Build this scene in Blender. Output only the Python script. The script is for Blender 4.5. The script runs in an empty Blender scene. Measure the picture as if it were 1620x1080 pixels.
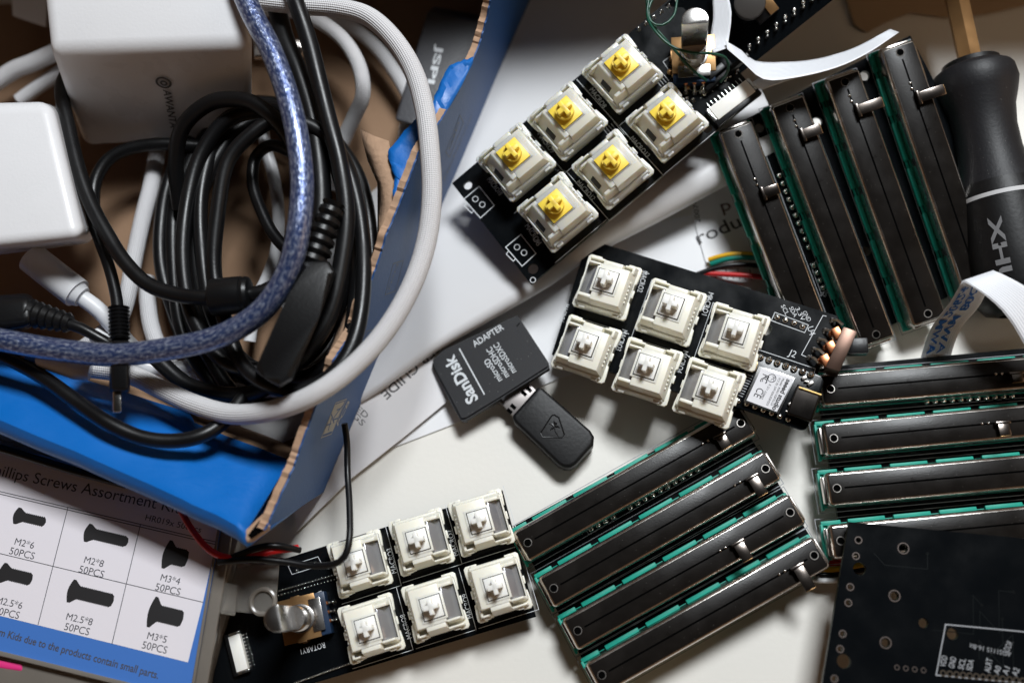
import bpy, bmesh, math, random
from mathutils import Vector, Matrix, Euler
random.seed(7)
S = bpy.context.scene
COL = S.collection
MM = 0.001
rad = math.radians

# ------------------------------------------------------------------ camera
F = 1664.0      # focal length in pixels of the 1620 px wide photograph
DIST = 330.0    # mm from camera to the desk along the axis
nd = Vector((90, -450, -F)).normalized()
zw = -nd
xw = Vector((1, 0, 0)); xw = (xw - zw * xw.dot(zw)).normalized()
yw = zw.cross(xw)
RW = Matrix((xw, yw, zw))                 # camera -> world rotation
CAM = RW @ Vector((0, 0, DIST))
cam_data = bpy.data.cameras.new('camera')
cam = bpy.data.objects.new('camera', cam_data)
COL.objects.link(cam)
cam.matrix_world = Matrix.Translation(CAM * MM) @ RW.to_4x4()
cam_data.sensor_width = 36
cam_data.lens = F * 36 / 1620
cam_data.clip_start = 0.01
cam_data.clip_end = 20
cam_data.dof.use_dof = True
cam_data.dof.focus_distance = 0.304
cam_data.dof.aperture_fstop = 4.8
S.camera = cam

# ------------------------------------------------------------------ world
W = bpy.data.worlds.new('World'); S.world = W; W.use_nodes = True
nt = W.node_tree; nt.nodes.clear()
out = nt.nodes.new('ShaderNodeOutputWorld'); bg = nt.nodes.new('ShaderNodeBackground')
tc = nt.nodes.new('ShaderNodeTexCoord'); sep = nt.nodes.new('ShaderNodeSeparateXYZ')
ramp = nt.nodes.new('ShaderNodeValToRGB')
ramp.color_ramp.elements[0].position = 0.0; ramp.color_ramp.elements[0].color = (0.32, 0.185, 0.098, 1)
ramp.color_ramp.elements[1].position = 0.80; ramp.color_ramp.elements[1].color = (0.010, 0.0075, 0.006, 1)
e = ramp.color_ramp.elements.new(0.45); e.color = (0.21, 0.122, 0.066, 1)
nt.links.new(tc.outputs['Generated'], sep.inputs[0]); nt.links.new(sep.outputs['Z'], ramp.inputs[0])
nt.links.new(ramp.outputs[0], bg.inputs['Color']); bg.inputs['Strength'].default_value = 0.62
nt.links.new(bg.outputs[0], out.inputs['Surface'])

# ------------------------------------------------------------------ lamps
def area(name, loc, target, sx, sy, power, col):
    l = bpy.data.lights.new(name, 'AREA'); l.shape = 'RECTANGLE'; l.size = sx; l.size_y = sy
    l.energy = power; l.color = col
    o = bpy.data.objects.new(name, l); COL.objects.link(o)
    o.location = loc
    o.rotation_euler = (Vector(target) - Vector(loc)).to_track_quat('-Z', 'Y').to_euler()
    return o
area('window_light', (0.24, 0.55, 1.03), (0, 0, 0), 0.36, 0.24, 17.6, (0.93, 0.97, 1.0))
area('room_light', (1.0, -0.1, 0.45), (0, 0, 0), 0.5, 0.5, 1.0, (1.0, 0.70, 0.45))

vs = S.view_settings
vs.view_transform = 'Standard'; vs.look = 'None'; vs.gamma = 1; vs.exposure = 0; vs.use_curve_mapping = False
S.render.engine = 'CYCLES'
S.cycles.max_bounces = 8

# ------------------------------------------------------------------ pixel -> point
def ray(px, py):
    return RW @ Vector((px - 810, -(py - 540), -F))
def P(px, py, z):
    d = ray(px, py); t = (z - CAM.z) / d.z
    return CAM + d * t

class Frame:
    """rigid frame from three photo points: O, A along local x, B on the local y side"""
    def __init__(s, O, A, B):
        s.O = P(*O); a = P(*A) - s.O; b = P(*B) - s.O
        s.x = a.normalized(); s.n = s.x.cross(b).normalized()
        if s.n.z < -1e-6 or (abs(s.n.z) < 1e-6 and s.n.dot(CAM - s.O) < 0): s.n = -s.n
        s.y = s.n.cross(s.x)
        s.L = a.length; s.W = b.dot(s.y)
        M = Matrix((s.x, s.y, s.n)).transposed().to_4x4()
        s.M = Matrix.Translation(s.O * MM) @ M
    def loc(s, px, py, h=0.0):
        d = ray(px, py); t = ((s.O + s.n * h) - CAM).dot(s.n) / d.dot(s.n)
        q = CAM + d * t - s.O
        return Vector((q.dot(s.x), q.dot(s.y), h))

# ------------------------------------------------------------------ materials
def mat(name, col, rough=0.5, metal=0.0, bump=0.0, bscale=400, var=0.0, vscale=60, spec=0.5,
        trans=0.0, coat=0.0, sss=0.0, ior=1.45, speck=0.0, emis=None, rvar=0.0):
    m = bpy.data.materials.new(name); m.use_nodes = True
    n = m.node_tree; b = n.nodes['Principled BSDF']
    b.inputs['Base Color'].default_value = (*col, 1)
    b.inputs['Roughness'].default_value = rough
    b.inputs['Metallic'].default_value = metal
    b.inputs['IOR'].default_value = ior
    b.inputs['Specular IOR Level'].default_value = spec
    b.inputs['Transmission Weight'].default_value = trans
    b.inputs['Coat Weight'].default_value = coat
    b.inputs['Coat Roughness'].default_value = 0.15
    if sss:
        b.inputs['Subsurface Weight'].default_value = sss
        b.inputs['Subsurface Radius'].default_value = (0.9, 0.75, 0.5)
        b.inputs['Subsurface Scale'].default_value = 0.0022
    tc = n.nodes.new('ShaderNodeTexCoord')
    if var or speck:
        no = n.nodes.new('ShaderNodeTexNoise'); no.inputs['Scale'].default_value = vscale
        no.inputs['Detail'].default_value = 4
        n.links.new(tc.outputs['Object'], no.inputs['Vector'])
        mx = n.nodes.new('ShaderNodeMix'); mx.data_type = 'RGBA'
        mx.inputs['A'].default_value = (*[max(0, c * (1 - var)) for c in col], 1)
        mx.inputs['B'].default_value = (*[min(1, c * (1 + var)) for c in col], 1)
        n.links.new(no.outputs['Fac'], mx.inputs['Factor'])
        res = mx.outputs['Result']
        if speck:
            vo = n.nodes.new('ShaderNodeTexVoronoi'); vo.inputs['Scale'].default_value = 900
            n.links.new(tc.outputs['Object'], vo.inputs['Vector'])
            lt = n.nodes.new('ShaderNodeMath'); lt.operation = 'LESS_THAN'; lt.inputs[1].default_value = 0.10
            n.links.new(vo.outputs['Distance'], lt.inputs[0])
            rc = n.nodes.new('ShaderNodeMath'); rc.operation = 'GREATER_THAN'; rc.inputs[1].default_value = 0.72
            sc = n.nodes.new('ShaderNodeSeparateColor'); n.links.new(vo.outputs['Color'], sc.inputs[0])
            n.links.new(sc.outputs[0], rc.inputs[0])
            mu = n.nodes.new('ShaderNodeMath'); mu.operation = 'MULTIPLY'
            n.links.new(lt.outputs[0], mu.inputs[0]); n.links.new(rc.outputs[0], mu.inputs[1])
            m3 = n.nodes.new('ShaderNodeMath'); m3.operation = 'MULTIPLY'; m3.inputs[1].default_value = speck
            n.links.new(mu.outputs[0], m3.inputs[0])
            m2 = n.nodes.new('ShaderNodeMix'); m2.data_type = 'RGBA'
            n.links.new(res, m2.inputs['A']); m2.inputs['B'].default_value = (0.6, 0.57, 0.52, 1)
            n.links.new(m3.outputs[0], m2.inputs['Factor']); res = m2.outputs['Result']
        n.links.new(res, b.inputs['Base Color'])
    if rvar:
        nr = n.nodes.new('ShaderNodeTexNoise'); nr.inputs['Scale'].default_value = 90; nr.inputs['Detail'].default_value = 6
        n.links.new(tc.outputs['Object'], nr.inputs['Vector'])
        mr = n.nodes.new('ShaderNodeMapRange')
        mr.inputs['To Min'].default_value = max(0.02, rough - rvar); mr.inputs['To Max'].default_value = min(1, rough + rvar)
        mr.inputs['From Min'].default_value = 0.3; mr.inputs['From Max'].default_value = 0.7
        n.links.new(nr.outputs['Fac'], mr.inputs['Value']); n.links.new(mr.outputs[0], b.inputs['Roughness'])
    if bump:
        nb = n.nodes.new('ShaderNodeTexNoise'); nb.inputs['Scale'].default_value = bscale; nb.inputs['Detail'].default_value = 3
        n.links.new(tc.outputs['Object'], nb.inputs['Vector'])
        bp = n.nodes.new('ShaderNodeBump'); bp.inputs['Strength'].default_value = bump
        bp.inputs['Distance'].default_value = 0.0003
        n.links.new(nb.outputs['Fac'], bp.inputs['Height']); n.links.new(bp.outputs[0], b.inputs['Normal'])
    if emis:
        b.inputs['Emission Color'].default_value = (*emis, 1); b.inputs['Emission Strength'].default_value = 1
    return m

def mnode(n, op, a, b=None):
    x = n.nodes.new('ShaderNodeMath'); x.operation = op
    for i, v in enumerate((a, b)):
        if v is None: continue
        if isinstance(v, (int, float)): x.inputs[i].default_value = v
        else: n.links.new(v, x.inputs[i])
    return x.outputs[0]

def weave(name, c_hi, c_lo, ku, nv, rough=0.8, bump=0.9, metal=0.0, coat=0.0, glitter=False):
    m = bpy.data.materials.new(name); m.use_nodes = True
    n = m.node_tree; b = n.nodes['Principled BSDF']
    uv = n.nodes.new('ShaderNodeUVMap'); sp = n.nodes.new('ShaderNodeSeparateXYZ')
    n.links.new(uv.outputs[0], sp.inputs[0])
    u = mnode(n, 'MULTIPLY', sp.outputs['X'], ku); v = mnode(n, 'MULTIPLY', sp.outputs['Y'], 2 * math.pi * nv)
    s1 = mnode(n, 'SINE', mnode(n, 'ADD', u, v)); s2 = mnode(n, 'SINE', mnode(n, 'SUBTRACT', u, v))
    h = mnode(n, 'ADD', mnode(n, 'MULTIPLY', mnode(n, 'MULTIPLY', s1, s2), 0.5), 0.5)
    if glitter:
        cb = n.nodes.new('ShaderNodeCombineXYZ')
        n.links.new(mnode(n, 'ADD', mnode(n, 'MULTIPLY', sp.outputs['X'], 0.42), mnode(n, 'MULTIPLY', sp.outputs['Y'], 4.5)), cb.inputs[0])
        n.links.new(mnode(n, 'MULTIPLY', sp.outputs['Y'], 20.0), cb.inputs[1])
        no = n.nodes.new('ShaderNodeTexNoise'); no.inputs['Scale'].default_value = 1.3; no.inputs['Detail'].default_value = 2.5
        no.inputs['Roughness'].default_value = 0.7
        n.links.new(cb.outputs[0], no.inputs['Vector'])
        mr = n.nodes.new('ShaderNodeMapRange'); mr.inputs['From Min'].default_value = 0.44; mr.inputs['From Max'].default_value = 0.80
        n.links.new(no.outputs['Fac'], mr.inputs['Value']); h2 = mr.outputs[0]
        fac = mnode(n, 'MULTIPLY', h2, mnode(n, 'ADD', mnode(n, 'MULTIPLY', h, 0.6), 0.4))
    else: fac = h
    mx = n.nodes.new('ShaderNodeMix'); mx.data_type = 'RGBA'
    mx.inputs['A'].default_value = (*c_lo, 1); mx.inputs['B'].default_value = (*c_hi, 1)
    n.links.new(fac, mx.inputs['Factor']); n.links.new(mx.outputs['Result'], b.inputs['Base Color'])
    bp = n.nodes.new('ShaderNodeBump'); bp.inputs['Strength'].default_value = bump; bp.inputs['Distance'].default_value = 0.0003
    n.links.new(fac, bp.inputs['Height']); n.links.new(bp.outputs[0], b.inputs['Normal'])
    b.inputs['Roughness'].default_value = rough; b.inputs['Metallic'].default_value = metal
    if coat: b.inputs['Coat Weight'].default_value = coat; b.inputs['Coat Roughness'].default_value = 0.12
    return m

M = dict(
    desk=mat('desk_laminate', (0.77, 0.745, 0.69), 0.42, var=0.05, vscale=14, bump=0.12, bscale=700),
    shade_wallp=mat('shade_wall_paint', (0.5, 0.46, 0.40), 0.8, var=0.04, vscale=5),
    paper=mat('paper', (0.80, 0.80, 0.81), 0.75, var=0.03, vscale=30, bump=0.12, bscale=120),
    paper2=mat('paper_thin', (0.74, 0.72, 0.72), 0.75, var=0.03, vscale=40, bump=0.1, bscale=200),
    envelope=mat('envelope_film', (0.66, 0.655, 0.66), 0.42, var=0.03, vscale=20, bump=0.45, bscale=38),
    ink=mat('printed_ink', (0.03, 0.028, 0.03), 0.6),
    ink_brown=mat('brown_ink', (0.09, 0.04, 0.03), 0.6),
    pcb=mat('black_solder_mask', (0.0028, 0.0036, 0.0045), 0.2, spec=0.3, var=0.2, vscale=40, bump=0.06, bscale=260, rvar=0.06),
    pcb_edge=mat('board_core', (0.16, 0.18, 0.12), 0.7, var=0.2, vscale=300),
    silk=mat('silkscreen', (0.62, 0.64, 0.66), 0.6),
    silk_dim=mat('silkscreen_worn', (0.30, 0.31, 0.33), 0.6),
    solder=mat('solder', (0.62, 0.62, 0.60), 0.2, metal=1.0, bump=0.3, bscale=1500),
    nickel=mat('nickel', (0.62, 0.58, 0.54), 0.26, metal=1.0, var=0.12, vscale=120, bump=0.05, bscale=900, rvar=0.12),
    can=mat('pot_can', (0.60, 0.56, 0.52), 0.24, metal=1.0, var=0.15, vscale=260, bump=0.06, bscale=1400, rvar=0.08),
    can_top=mat('pot_top', (0.0085, 0.007, 0.006), 0.33, spec=0.22, var=0.5, vscale=180, bump=0.10, bscale=2600, speck=0.10, rvar=0.08),
    brass=mat('brown_lacquer_metal', (0.40, 0.23, 0.10), 0.35, metal=0.75, var=0.25, vscale=200, rvar=0.1),
    copper=mat('copper', (0.62, 0.24, 0.11), 0.35, metal=0.9, var=0.2, vscale=300),
    gold=mat('gold', (0.75, 0.52, 0.2), 0.3, metal=1.0),
    teal=mat('teal_phenolic', (0.004, 0.28, 0.205), 0.5, var=0.15, vscale=150, bump=0.15, bscale=900),
    dark=mat('cavity_shade', (0.002, 0.002, 0.002), 0.9, spec=0.0),  # black inlay colour standing for the shade inside gaps and holes
    slot=mat('slider_cover', (0.012, 0.011, 0.010), 0.7, bump=0.3, bscale=1200),
    cream=mat('cream_nylon', (0.83, 0.80, 0.69), 0.40, sss=0.3, bump=0.12, bscale=900),
    cream2=mat('cream_stem', (0.86, 0.845, 0.79), 0.40, sss=0.2),
    smoke=mat('smoky_window', (0.36, 0.36, 0.38), 0.16, metal=0.55, bump=0.25, bscale=160),
    milk=mat('milky_housing', (0.90, 0.86, 0.74), 0.26, sss=0.8, trans=0.30, bump=0.25, bscale=500, var=0.07, vscale=160),
    yellow=mat('yellow_stem', (1.0, 0.70, 0.09), 0.36, sss=0.3),
    blk=mat('black_plastic', (0.005, 0.005, 0.0055), 0.36, spec=0.35, bump=0.12, bscale=1100),
    blk_cable=mat('black_cable_skin', (0.0045, 0.0045, 0.005), 0.36, spec=0.4, bump=0.08, bscale=1500, rvar=0.08),
    blk_matte=mat('matte_black', (0.012, 0.012, 0.014), 0.55, bump=0.18, bscale=2600, speck=0.25, var=0.1),
    rubber=mat('soft_rubber', (0.005, 0.005, 0.0055), 0.46, spec=0.35, bump=0.15, bscale=900),
    rubber2=mat('rubber_grip', (0.010, 0.010, 0.012), 0.5, spec=0.4, bump=0.2, bscale=1100, speck=0.15, var=0.1),
    white=mat('white_plastic', (0.70, 0.70, 0.715), 0.32, var=0.03, vscale=60, bump=0.12, bscale=1200, rvar=0.1),
    charger_face=mat('matte_white_plastic', (0.62, 0.57, 0.56), 0.55, bump=0.3, bscale=1300),
    grey_side=mat('grey_plastic', (0.05, 0.046, 0.043), 0.5),
    lever=mat('lever_metal', (0.22, 0.19, 0.17), 0.24, metal=1.0, var=0.15, vscale=200, rvar=0.08),
    clear=mat('clear_plastic', (0.72, 0.68, 0.62), 0.16, trans=0.85, ior=1.4, bump=0.25, bscale=60),
    clear2=mat('cloudy_plastic', (0.30, 0.27, 0.235), 0.22, trans=0.45, ior=1.4, bump=0.3, bscale=80, var=0.2),
    label_w=mat('label_white', (0.76, 0.72, 0.76), 0.5, bump=0.08, bscale=500),
    label_b=mat('label_blue', (0.050, 0.165, 0.50), 0.5, bump=0.08, bscale=500),
    pink=mat('pink_plastic', (0.75, 0.04, 0.22), 0.35),
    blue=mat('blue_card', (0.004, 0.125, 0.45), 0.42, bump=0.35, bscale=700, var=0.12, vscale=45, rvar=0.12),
    blue_shade=mat('blue_card_shaded', (0.013, 0.072, 0.23), 0.5, bump=0.25, bscale=900, var=0.08, vscale=40),  # same blue card; the outer side's shade is put into the colour
    print_grey=mat('print_beige', (0.42, 0.40, 0.34), 0.6),
    print_dim=mat('print_faint', (0.14, 0.15, 0.155), 0.6),
    card=mat('brown_card', (0.255, 0.155, 0.092), 0.85, var=0.12, vscale=35, bump=0.35, bscale=500),
    card_torn=mat('torn_card', (0.40, 0.255, 0.165), 0.9, var=0.28, vscale=260, bump=1.0, bscale=600),
    slab=mat('dark_slab', (0.05, 0.05, 0.056), 0.42, bump=0.3, bscale=1500),
    red=mat('red_wire_skin', (0.50, 0.012, 0.012), 0.35),
    yel=mat('yellow_wire_skin', (0.75, 0.42, 0.02), 0.35),
    grn=mat('green_wire_skin', (0.008, 0.20, 0.15), 0.35),
    dgrn=mat('enamel_green', (0.004, 0.055, 0.032), 0.3),
    wht=mat('white_wire_skin', (0.7, 0.7, 0.7), 0.35),
    ffc=mat('flat_cable_white', (0.80, 0.82, 0.86), 0.30),
    ffc_blue=mat('cable_print_blue', (0.02, 0.14, 0.50), 0.5),
    shaft=mat('aluminium', (0.62, 0.60, 0.58), 0.27, metal=1.0, bump=0.03, bscale=1500, rvar=0.06),
    shield=mat('tin_shield', (0.6, 0.6, 0.6), 0.25, metal=1.0),
    mcu_label=mat('module_label', (0.72, 0.72, 0.75), 0.5),
    braid=weave('white_braid', (0.80, 0.79, 0.80), (0.50, 0.49, 0.50), 5.2, 13),
    bluecab=weave('blue_clear_braid', (0.66, 0.73, 0.88), (0.035, 0.060, 0.17), 1.6, 8, rough=0.34, bump=0.5, metal=0.6, coat=1.0, glitter=True),
)
# fine ribs on the flat cable
def stripes(m, k):
    n = m.node_tree; b = n.nodes['Principled BSDF']
    uv = n.nodes.new('ShaderNodeUVMap'); sp = n.nodes.new('ShaderNodeSeparateXYZ'); n.links.new(uv.outputs[0], sp.inputs[0])
    h = mnode(n, 'SINE', mnode(n, 'MULTIPLY', sp.outputs['Y'], k))
    bp = n.nodes.new('ShaderNodeBump'); bp.inputs['Strength'].default_value = 0.35; bp.inputs['Distance'].default_value = 0.0002
    n.links.new(h, bp.inputs['Height']); n.links.new(bp.outputs[0], b.inputs['Normal'])
stripes(M['ffc'], 2 * math.pi * 14)

# ------------------------------------------------------------------ mesh builder (millimetres)
class MB:
    def __init__(s):
        s.bm = bmesh.new(); s.uv = s.bm.loops.layers.uv.new('UVMap')
    def _add(s, t, Mx=None):
        if Mx is not None: t.transform(Mx)
        me = bpy.data.meshes.new('tmp'); t.to_mesh(me); t.free()
        s.bm.from_mesh(me); bpy.data.meshes.remove(me); return s
    def box(s, c, d, bev=0.0, rz=0.0, seg=2, rot=None):
        t = bmesh.new(); bmesh.ops.create_cube(t, size=1)
        bmesh.ops.scale(t, vec=d, verts=t.verts)
        if bev: bmesh.ops.bevel(t, geom=t.edges[:], offset=bev, segments=seg, profile=0.5, affect='EDGES')
        R = rot.to_matrix().to_4x4() if rot else Matrix.Rotation(rz, 4, 'Z')
        return s._add(t, Matrix.Translation(c) @ R)
    def hull(s, pts8, bev=0.0, seg=3):
        """pts8: 4 bottom then 4 top corners in the same turn"""
        t = bmesh.new(); v = [t.verts.new(p) for p in pts8]
        for f in ((3, 2, 1, 0), (4, 5, 6, 7), (0, 1, 5, 4), (1, 2, 6, 5), (2, 3, 7, 6), (3, 0, 4, 7)):
            t.faces.new([v[i] for i in f])
        bmesh.ops.recalc_face_normals(t, faces=t.faces)
        if bev: bmesh.ops.bevel(t, geom=t.edges[:], offset=bev, segments=seg, profile=0.5, affect='EDGES')
        return s._add(t)
    def frust(s, x0, x1, y0, y1, z0, X0, X1, Y0, Y1, z1, bev=0.0):
        return s.hull([(x0, y0, z0), (x1, y0, z0), (x1, y1, z0), (x0, y1, z0), (X0, Y0, z1), (X1, Y0, z1), (X1, Y1, z1), (X0, Y1, z1)], bev, 2)
    def prism(s, pts, z0, z1, bev=0.0, seg=2):
        t = bmesh.new(); lo = [t.verts.new((p[0], p[1], z0)) for p in pts]; hi = [t.verts.new((p[0], p[1], z1)) for p in pts]
        n = len(pts); t.faces.new(lo[::-1]); t.faces.new(hi)
        for i in range(n): t.faces.new((lo[i], lo[(i + 1) % n], hi[(i + 1) % n], hi[i]))
        bmesh.ops.recalc_face_normals(t, faces=t.faces)
        if bev: bmesh.ops.bevel(t, geom=[e for e in t.edges if abs(e.verts[0].co.z - e.verts[1].co.z) < 1e-6], offset=bev, segments=seg, profile=0.5, affect='EDGES')
        return s._add(t)
    def cyl(s, c, r, h, n=24, r2=None, bev=0.0, rot=None):
        t = bmesh.new(); bmesh.ops.create_cone(t, cap_ends=True, segments=n, radius1=r, radius2=r if r2 is None else r2, depth=h)
        if bev: bmesh.ops.bevel(t, geom=[e for e in t.edges if abs(e.verts[0].co.z - e.verts[1].co.z) < 1e-6], offset=bev, segments=2, profile=0.5, affect='EDGES')
        Mx = Matrix.Translation(c)
        if rot: Mx = Mx @ rot.to_matrix().to_4x4()
        return s._add(t, Mx @ Matrix.Translation((0, 0, h / 2)))
    def ball(s, c, r, sz=1.0):
        t = bmesh.new(); bmesh.ops.create_uvsphere(t, u_segments=12, v_segments=8, radius=r)
        return s._add(t, Matrix.Translation(c) @ Matrix.Diagonal((1, 1, sz, 1)))
    def torus(s, c, R, r, n=28, k=8, rot=None, sz=1.0):
        t = bmesh.new(); vs_ = []
        for i in range(n):
            a = 2 * math.pi * i / n
            vs_.append([t.verts.new(((R + r * math.cos(b)) * math.cos(a), (R + r * math.cos(b)) * math.sin(a), sz * r * math.sin(b)))
                        for b in (2 * math.pi * j / k for j in range(k))])
        for i in range(n):
            for j in range(k):
                t.faces.new((vs_[i][j], vs_[(i + 1) % n][j], vs_[(i + 1) % n][(j + 1) % k], vs_[i][(j + 1) % k]))
        Mx = Matrix.Translation(c)
        if rot: Mx = Mx @ rot.to_matrix().to_4x4()
        return s._add(t, Mx)
    def curve2d(s, polys, z0, z1):
        """filled outline with holes, extruded between z0 and z1"""
        c = bpy.data.curves.new('c', 'CURVE'); c.dimensions = '2D'; c.fill_mode = 'BOTH'; c.extrude = (z1 - z0) / 2
        for p in polys:
            sp = c.splines.new('POLY'); sp.points.add(len(p) - 1); sp.use_cyclic_u = True
            for i, q in enumerate(p): sp.points[i].co = (q[0], q[1], 0, 1)
        o = bpy.data.objects.new('c', c); me = bpy.data.meshes.new_from_object(o)
        me.transform(Matrix.Translation((0, 0, (z0 + z1) / 2))); s.bm.from_mesh(me)
        bpy.data.objects.remove(o); bpy.data.curves.remove(c); bpy.data.meshes.remove(me); return s
    def text(s, txt, p0, p1, hgt, z, th=0.02, bold=0.0, shear=0.0, space=1.0):
        """baseline from p0 to p1, letters as high as hgt, stretched to fit"""
        c = bpy.data.curves.new('t', 'FONT'); c.body = txt; c.size = 1; c.extrude = 0; c.offset = bold; c.shear = shear
        c.space_character = space; c.resolution_u = 3
        o = bpy.data.objects.new('t', c); me = bpy.data.meshes.new_from_object(o)
        xs = [v.co.x for v in me.vertices]; w = max(xs) - min(xs); x0 = min(xs)
        p0 = Vector(p0[:2]); p1 = Vector(p1[:2]); d = p1 - p0; a = math.atan2(d.y, d.x)
        me.transform(Matrix.Translation((p0.x, p0.y, z)) @ Matrix.Rotation(a, 4, 'Z') @ Matrix.Diagonal((d.length / w, hgt / 0.7, 1, 1)) @ Matrix.Translation((-x0, 0, 0)))
        s.bm.from_mesh(me)
        bpy.data.objects.remove(o); bpy.data.curves.remove(c); bpy.data.meshes.remove(me); return s
    def line(s, p, q, w, z, th=0.03):
        p = Vector(p[:2]); q = Vector(q[:2]); d = q - p
        return s.box(((p.x + q.x) / 2, (p.y + q.y) / 2, z), (d.length + w, w, th), rz=math.atan2(d.y, d.x))
    def poly_line(s, pts, w, z, close=False):
        n = len(pts)
        for i in range(n if close else n - 1):
            s.line(pts[i], pts[(i + 1) % n], w, z + 0.002 * (i % 2))
        return s
    def tube(s, pts, r, k=14, caps=True, u0=0.0):
        n = len(pts); pts = [Vector(p) for p in pts]
        rr = r if hasattr(r, '__len__') else [r] * n
        T = [(pts[min(i + 1, n - 1)] - pts[max(i - 1, 0)]).normalized() for i in range(n)]
        N = T[0].orthogonal().normalized(); rings = []; u = u0; us = []
        for i in range(n):
            N = (N - T[i] * N.dot(T[i])).normalized(); B = T[i].cross(N)
            if i: u += (pts[i] - pts[i - 1]).length
            us.append(u)
            rings.append([s.bm.verts.new(pts[i] + (N * math.cos(a) + B * math.sin(a)) * rr[i]) for a in (2 * math.pi * j / k for j in range(k))])
        for i in range(n - 1):
            for j in range(k):
                f = s.bm.faces.new((rings[i][j], rings[i][(j + 1) % k], rings[i + 1][(j + 1) % k], rings[i + 1][j]))
                for l, (uu, vv) in zip(f.loops, ((us[i], j / k), (us[i], (j + 1) / k), (us[i + 1], (j + 1) / k), (us[i + 1], j / k))):
                    l[s.uv].uv = (uu, vv)
        if caps: s.bm.faces.new(rings[0][::-1]); s.bm.faces.new(rings[-1])
        return s
    def grid(s, rows, thick=0.0):
        """rows of points -> surface with uv; thick gives it real thickness"""
        def layer(off):
            return [[s.bm.verts.new(Vector(p) + Vector((0, 0, off))) for p in r] for r in rows]
        a = layer(0); R, Cn = len(rows), len(rows[0])
        def uvset(f, q):
            for l, w in zip(f.loops, q): l[s.uv].uv = w
        for i in range(R - 1):
            for j in range(Cn - 1):
                f = s.bm.faces.new((a[i][j], a[i][j + 1], a[i + 1][j + 1], a[i + 1][j]))
                uvset(f, ((j / (Cn - 1), i / (R - 1)), ((j + 1) / (Cn - 1), i / (R - 1)), ((j + 1) / (Cn - 1), (i + 1) / (R - 1)), (j / (Cn - 1), (i + 1) / (R - 1))))
        return s
    def build(s, name, m, parent=None, M4=None, angle=35, recentre=False, solid=0.0):
        bmesh.ops.recalc_face_normals(s.bm, faces=s.bm.faces) if not solid else None
        me = bpy.data.meshes.new(name); s.bm.to_mesh(me); s.bm.free()
        off = Vector((0, 0, 0))
        if recentre and me.vertices:
            co = [v.co for v in me.vertices]
            off = Vector(((min(c.x for c in co) + max(c.x for c in co)) / 2, (min(c.y for c in co) + max(c.y for c in co)) / 2, min(c.z for c in co)))
            me.transform(Matrix.Translation(-off))
        me.transform(Matrix.Scale(MM, 4))
        for p in me.polygons: p.use_smooth = True
        me.set_sharp_from_angle(angle=rad(angle))
        me.materials.append(M[m] if isinstance(m, str) else m)
        o = bpy.data.objects.new(name, me); COL.objects.link(o)
        if parent: o.parent = parent
        if M4 is not None: o.matrix_local = M4
        elif recentre: o.location = off * MM
        if solid:
            md = o.modifiers.new('thickness', 'SOLIDIFY'); md.thickness = solid * MM; md.offset = -1
        return o

def tag(o, label=None, cat=None, group=None, kind=None):
    if label: o['label'] = label
    if cat: o['category'] = cat
    if group: o['group'] = group
    if kind: o['kind'] = kind
    return o
def thing(name, M4, label, cat, group=None):
    o = bpy.data.objects.new(name, None); COL.objects.link(o); o.empty_display_size = 0.01
    o.matrix_world = M4; return tag(o, label, cat, group)
def local(parentM, M4): return M4

def catmull(pts, step=1.6):
    pts = [Vector(p) for p in pts]; q = [pts[0] * 2 - pts[1]] + pts + [pts[-1] * 2 - pts[-2]]; out = []
    for i in range(1, len(q) - 2):
        a, b, c, d = q[i - 1:i + 3]; n = max(2, int((c - b).length / step))
        for j in range(n):
            t = j / n
            out.append(0.5 * ((2 * b) + (c - a) * t + (2 * a - 5 * b + 4 * c - d) * t * t + (3 * b - a - 3 * c + d) * t ** 3))
    out.append(pts[-1]); return out
def cable(name, pix, r, m, label, cat='cable', group=None, parent=None, step=1.6, k=14):
    mb = MB(); mb.tube(catmull([P(*p) for p in pix], step), r, k)
    o = mb.build(name, m, parent, recentre=parent is None, angle=60)
    if parent is None: tag(o, label, cat, group)
    return o
def circ(c, r, n=24): return [(c[0] + r * math.cos(2 * math.pi * i / n), c[1] + r * math.sin(2 * math.pi * i / n)) for i in range(n)]
def I3(p): return Matrix.Translation(p * MM)

# ================================================================== SETTING
mb = MB(); mb.box((0, 0, -10), (1600, 1300, 20)); tag(mb.build('desk_surface', 'desk'), kind='structure')
# unseen wall added behind the desk only to shade its far side
WY = 119
mb = MB(); mb.box((0, WY + 12, 43), (1600, 14, 86), 1.0); tag(mb.build('added_shade_wall', 'shade_wallp'), kind='structure')

# ================================================================== PAPERS
def sheet(name, pix, z, m, label, cat='paper', th=0.25, extra=None):
    pts = [P(x, y, z) for x, y in pix]
    c = sum(pts, Vector()) / len(pts); c.z = z
    root = thing(name, I3(c), label, cat)
    mb = MB(); mb.prism([(p.x - c.x, p.y - c.y) for p in pts], -th, 0)
    mb.build('page', m, root)
    class L:  # pixel -> sheet coordinates
        def loc(s, px, py, h=0.0):
            q = P(px, py, z) - c; return Vector((q.x, q.y, h))
    return root, L()
r1, L1 = sheet('leaflet', [(600, 716), (745, 660), (885, 598), (1010, 560), (1130, 500), (1140, 330), (900, 380), (600, 560), (500, 700)], 0.6, 'paper',
               'white printed leaflet lying flat on the desk under the memory card adapter')
mb = MB(); p = [(592, 655), (606, 648), (615, 645), (622, 637), (634, 640), (645, 632), (660, 633), (668, 625), (682, 622), (694, 624)]
mb.poly_line([L1.loc(*q) for q in p], 0.12, 0.02); mb.build('crease', 'silk_dim', r1)
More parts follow.
